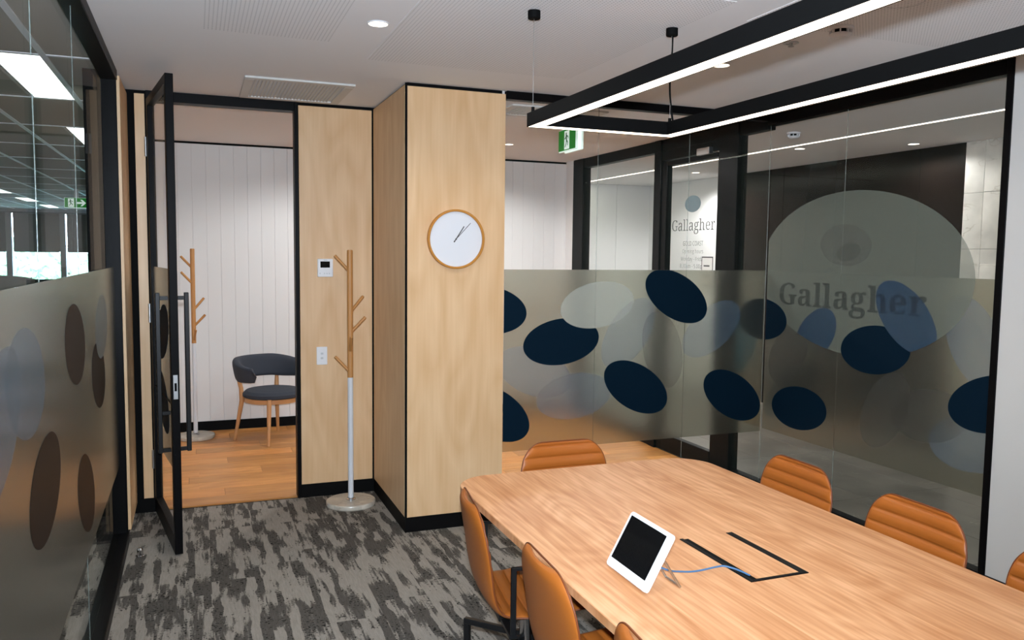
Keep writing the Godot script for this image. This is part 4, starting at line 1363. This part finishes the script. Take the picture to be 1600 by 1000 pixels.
func chairs() -> void:
	var proto := make_chair()
	var spots := [
		[1.130, -2.720, -8.0, "tan leather chair at the left table side, furthest towards the door"],
		[1.145, -2.11, -3.0, "tan leather chair at the left table side, in front of the touch screen"],
		[1.15, -1.52, -5.0, "tan leather chair at the left table side, only its top corner showing"],
		[1.61, -3.24, -90.0, "tan leather chair alone at the far end of the table"],
		[2.207, -2.775, 180.0, "tan leather chair at the right table side, by the glass corner"],
		[2.207, -2.15, 180.0, "tan leather chair at the right table side, fully showing its channelled back"],
		[2.207, -1.56, 180.0, "tan leather chair at the right table side before the white wall"],
	]
	for i in spots.size():
		var s: Array = spots[i]
		var c: Node3D = proto if i == 0 else proto.duplicate()
		c.name = numbered("meeting_chair")
		add_child(c)
		c.position = Vector3(s[0], 0, s[1])
		c.rotation_degrees.y = s[2]
		tag(c, s[3], "chair", "tan leather chairs around the meeting table")

# ---------------------------------------------------------------- things on the walls
func wall_things() -> void:
	var k := root("wall_clock", Vector3(1.476, 1.789, PIL_Z), "round white wall clock with a thin timber rim on the pillar", "clock")
	var turn := Transform3D(Basis(Vector3.RIGHT, PI / 2), Vector3.ZERO)   # lathe axis towards the room
	var rim := begin()
	lathe(rim, [Vector2(0.179, 0.0), Vector2(0.179, 0.028), Vector2(0.176, 0.031), Vector2(0.169, 0.031), Vector2(0.166, 0.028), Vector2(0.166, 0.0)], 72, turn)
	obj("rim", rim, M.clock_rim, k)
	var face := begin()
	lathe(face, [Vector2(0.167, 0.0), Vector2(0.167, 0.012), Vector2(0.0, 0.012)], 64, turn)
	obj("dial", face, M.clock_face, k)
	for h in [[0.135, 43.0, 0.0016, "minute_hand"], [0.093, 33.0, 0.0028, "hour_hand"]]:
		var st := begin()
		bx(st, Vector3(-h[2], -0.022, 0.014), Vector3(h[2], h[0], 0.0155), 0.0)
		obj(h[3], st, M.ink, k, Transform3D(Basis(Vector3.BACK, deg_to_rad(-h[1])), Vector3.ZERO))
	var hub := begin()
	lathe(hub, [Vector2(0.005, 0.012), Vector2(0.005, 0.018), Vector2(0.0, 0.018)], 16, turn)
	obj("hub", hub, M.ink, k)

	var th := root("thermostat", Vector3(0.833, 1.594, END_Z), "small white thermostat with a black display on the plywood panel", "thermostat")
	var b := begin()
	prism(b, rounded(-0.052, -0.062, 0.052, 0.062, 0.006, 4), 0.0, 0.018, 0.003)
	obj("case", b, M.white_plastic, th)
	box("display", Vector3(-0.034, 0.002, 0.018), Vector3(0.03, 0.044, 0.0188), M.screen_glass, th)
	for x in [-0.036, -0.006, 0.010, 0.026]:
		box("button", Vector3(x - 0.004, -0.042, 0.018), Vector3(x + 0.004, -0.034, 0.0195), M.pale_plastic, th, 0.0008)
	box("logo", Vector3(-0.012, 0.051, 0.018), Vector3(0.012, 0.056, 0.0186), M.pale_plastic, th)
	var so := root("power_socket", Vector3(0.807, 0.988, END_Z), "white upright double switch plate low on the plywood panel", "socket")
	var pb := begin()
	prism(pb, rounded(-0.036, -0.062, 0.036, 0.062, 0.005, 4), 0.0, 0.009, 0.002)
	obj("plate", pb, M.white_plastic, so)
	for y in [0.016, -0.016]:
		box("switch", Vector3(-0.009, y - 0.007, 0.009), Vector3(0.009, y + 0.007, 0.0125), M.pale_plastic, so, 0.001)

# ---------------------------------------------------------------- coat stands
func coat_stand(at: Vector3, turn: float, pegs: Array, label: String) -> void:
	var s := root("coat_stand", at, label, "coat stand", "coat stands")
	s.rotation_degrees.y = turn
	var b := begin()
	lathe(b, [Vector2(0.0, 0.034), Vector2(0.157, 0.034), Vector2(0.163, 0.030), Vector2(0.165, 0.024), Vector2(0.165, 0.008), Vector2(0.160, 0.0)], 64)
	obj("base", b, M.marble_base, s)
	var k := begin()
	lathe(k, [Vector2(0.032, 0.034), Vector2(0.032, 0.040), Vector2(0.021, 0.044), Vector2(0.021, 0.05)], 28)
	obj("collar", k, M.chrome, s)
	var p := begin()
	tube(p, [Vector3(0, 0.044, 0), Vector3(0, 0.875, 0)], [0.0185], 24)
	obj("lower_pole", p, M.white_lacquer, s)
	var u := begin()
	tube(u, [Vector3(0, 0.868, 0), Vector3(0, 1.712, 0), Vector3(0, 1.718, 0)], [0.0195, 0.0195, 0.016], 24)
	obj("upper_pole", u, M.peg_timber, s)
	for g in pegs:
		var a := deg_to_rad(g[1])
		var d := Vector3(cos(a), 0, sin(a))
		var st := begin()
		tube(st, [Vector3(0, g[0], 0) + d * 0.012, Vector3(0, g[0] + 0.092, 0) + d * 0.098, Vector3(0, g[0] + 0.095, 0) + d * 0.101], [0.0105, 0.0105, 0.007], 14)
		obj("peg", st, M.peg_timber, s)

func coat_stands() -> void:
	var pegs := [[1.585, 200.0], [1.315, -20.0], [1.178, 8.0], [1.05, 95.0], [0.915, 190.0]]
	coat_stand(Vector3(0.957, 0, -5.435), 0.0, pegs, "timber and white coat stand on a marble disc against the plywood panel")
	coat_stand(Vector3(-0.02, 0, -7.86), 0.0, [[1.555, 195.0], [1.415, 165.0], [1.178, -25.0], [1.03, 10.0], [0.90, 80.0]], "timber and white coat stand in the corridor behind the open door")

# ---------------------------------------------------------------- grey armchair in the corridor
func lounge_chair() -> void:
	var c := root("armchair", Vector3(0.64, 0, -7.62), "charcoal fabric armchair with oak legs against the white corridor wall", "armchair")
	c.rotation_degrees.y = 0.0
	var face := deg_to_rad(-55.0)   # sitter looks towards +x, +z
	var R := 0.30
	# wrap-around backrest: a padded band swept round the back
	var P := []
	for i in 41:
		var a := face + PI + deg_to_rad(lerpf(-112.0, 112.0, i / 40.0))
		var k := absf(i / 20.0 - 1.0)
		var hgt := lerpf(0.20, 0.135, smoothstep(0.4, 1.0, k))
		var top := lerpf(0.745, 0.685, smoothstep(0.3, 1.0, k))
		var th := 0.05 * sqrt(maxf(1.0 - pow(k, 12.0), 0.02))
		var row := []
		for j in 25:
			var b := TAU * j / 24.0
			var e := Vector2(signf(cos(b)) * pow(absf(cos(b)), 0.7), signf(sin(b)) * pow(absf(sin(b)), 0.55))
			var shrink := 1.0 if k < 0.94 else sqrt(maxf(1.0 - pow((k - 0.94) / 0.06, 2.0), 0.02))
			var rr := R + e.x * th * 0.75 * shrink + 0.035 * (e.y * 0.5)
			row.append(Vector3(cos(a) * rr, top - hgt / 2 + e.y * hgt / 2 * shrink, -sin(a) * rr))
		P.append(row)
	var N := normals_of(P)
	var c0: Vector3 = Vector3(cos(face + PI) * R, 0.645, -sin(face + PI) * R)
	var fl := 1.0 if N[20][0].dot(P[20][0] - c0) > 0 else -1.0
	var st := begin()
	grid(st, P, N, fl)
	for e in [0, 40]:
		var mid := Vector3.ZERO
		for j in 24:
			mid += P[e][j] / 24.0
		var n: Vector3 = (mid - P[5 if e == 0 else 35][0]).normalized()
		for j in 24:
			tri(st, mid, P[e][j], P[e][j + 1], n, n, n)
	obj("backrest", st, M.charcoal_fabric, c)
	var se := begin()
	var sp := [Vector2(0.0, 0.47), Vector2(0.16, 0.468), Vector2(0.235, 0.455), Vector2(0.262, 0.43), Vector2(0.262, 0.405), Vector2(0.24, 0.395), Vector2(0.0, 0.395)]
	lathe(se, sp, 48)
	obj("seat", se, M.charcoal_fabric, c)
	var ra := begin()
	lathe(ra, [Vector2(0.235, 0.395), Vector2(0.25, 0.393), Vector2(0.25, 0.355), Vector2(0.235, 0.353)], 48)
	obj("seat_frame", ra, M.oak_solid, c)
	var k2 := 0
	for a in [47.0, -47.0, 133.0, -133.0]:
		var d := Vector3(cos(face + deg_to_rad(a)), 0, -sin(face + deg_to_rad(a)))
		var l := begin()
		if absf(a) < 90:
			tube(l, [d * 0.325 + Vector3(0, 0.0, 0), d * 0.262 + Vector3(0, 0.37, 0), d * 0.258 + Vector3(0, 0.40, 0)], [0.013, 0.021, 0.021], 14)
		else:
			tube(l, [d * 0.335, d * 0.27 + Vector3(0, 0.36, 0), d * 0.275 + Vector3(0, 0.47, 0), d * 0.305 + Vector3(0, 0.60, 0)], [0.013, 0.021, 0.02, 0.015], 14)
		obj("leg", l, M.oak_solid, c)
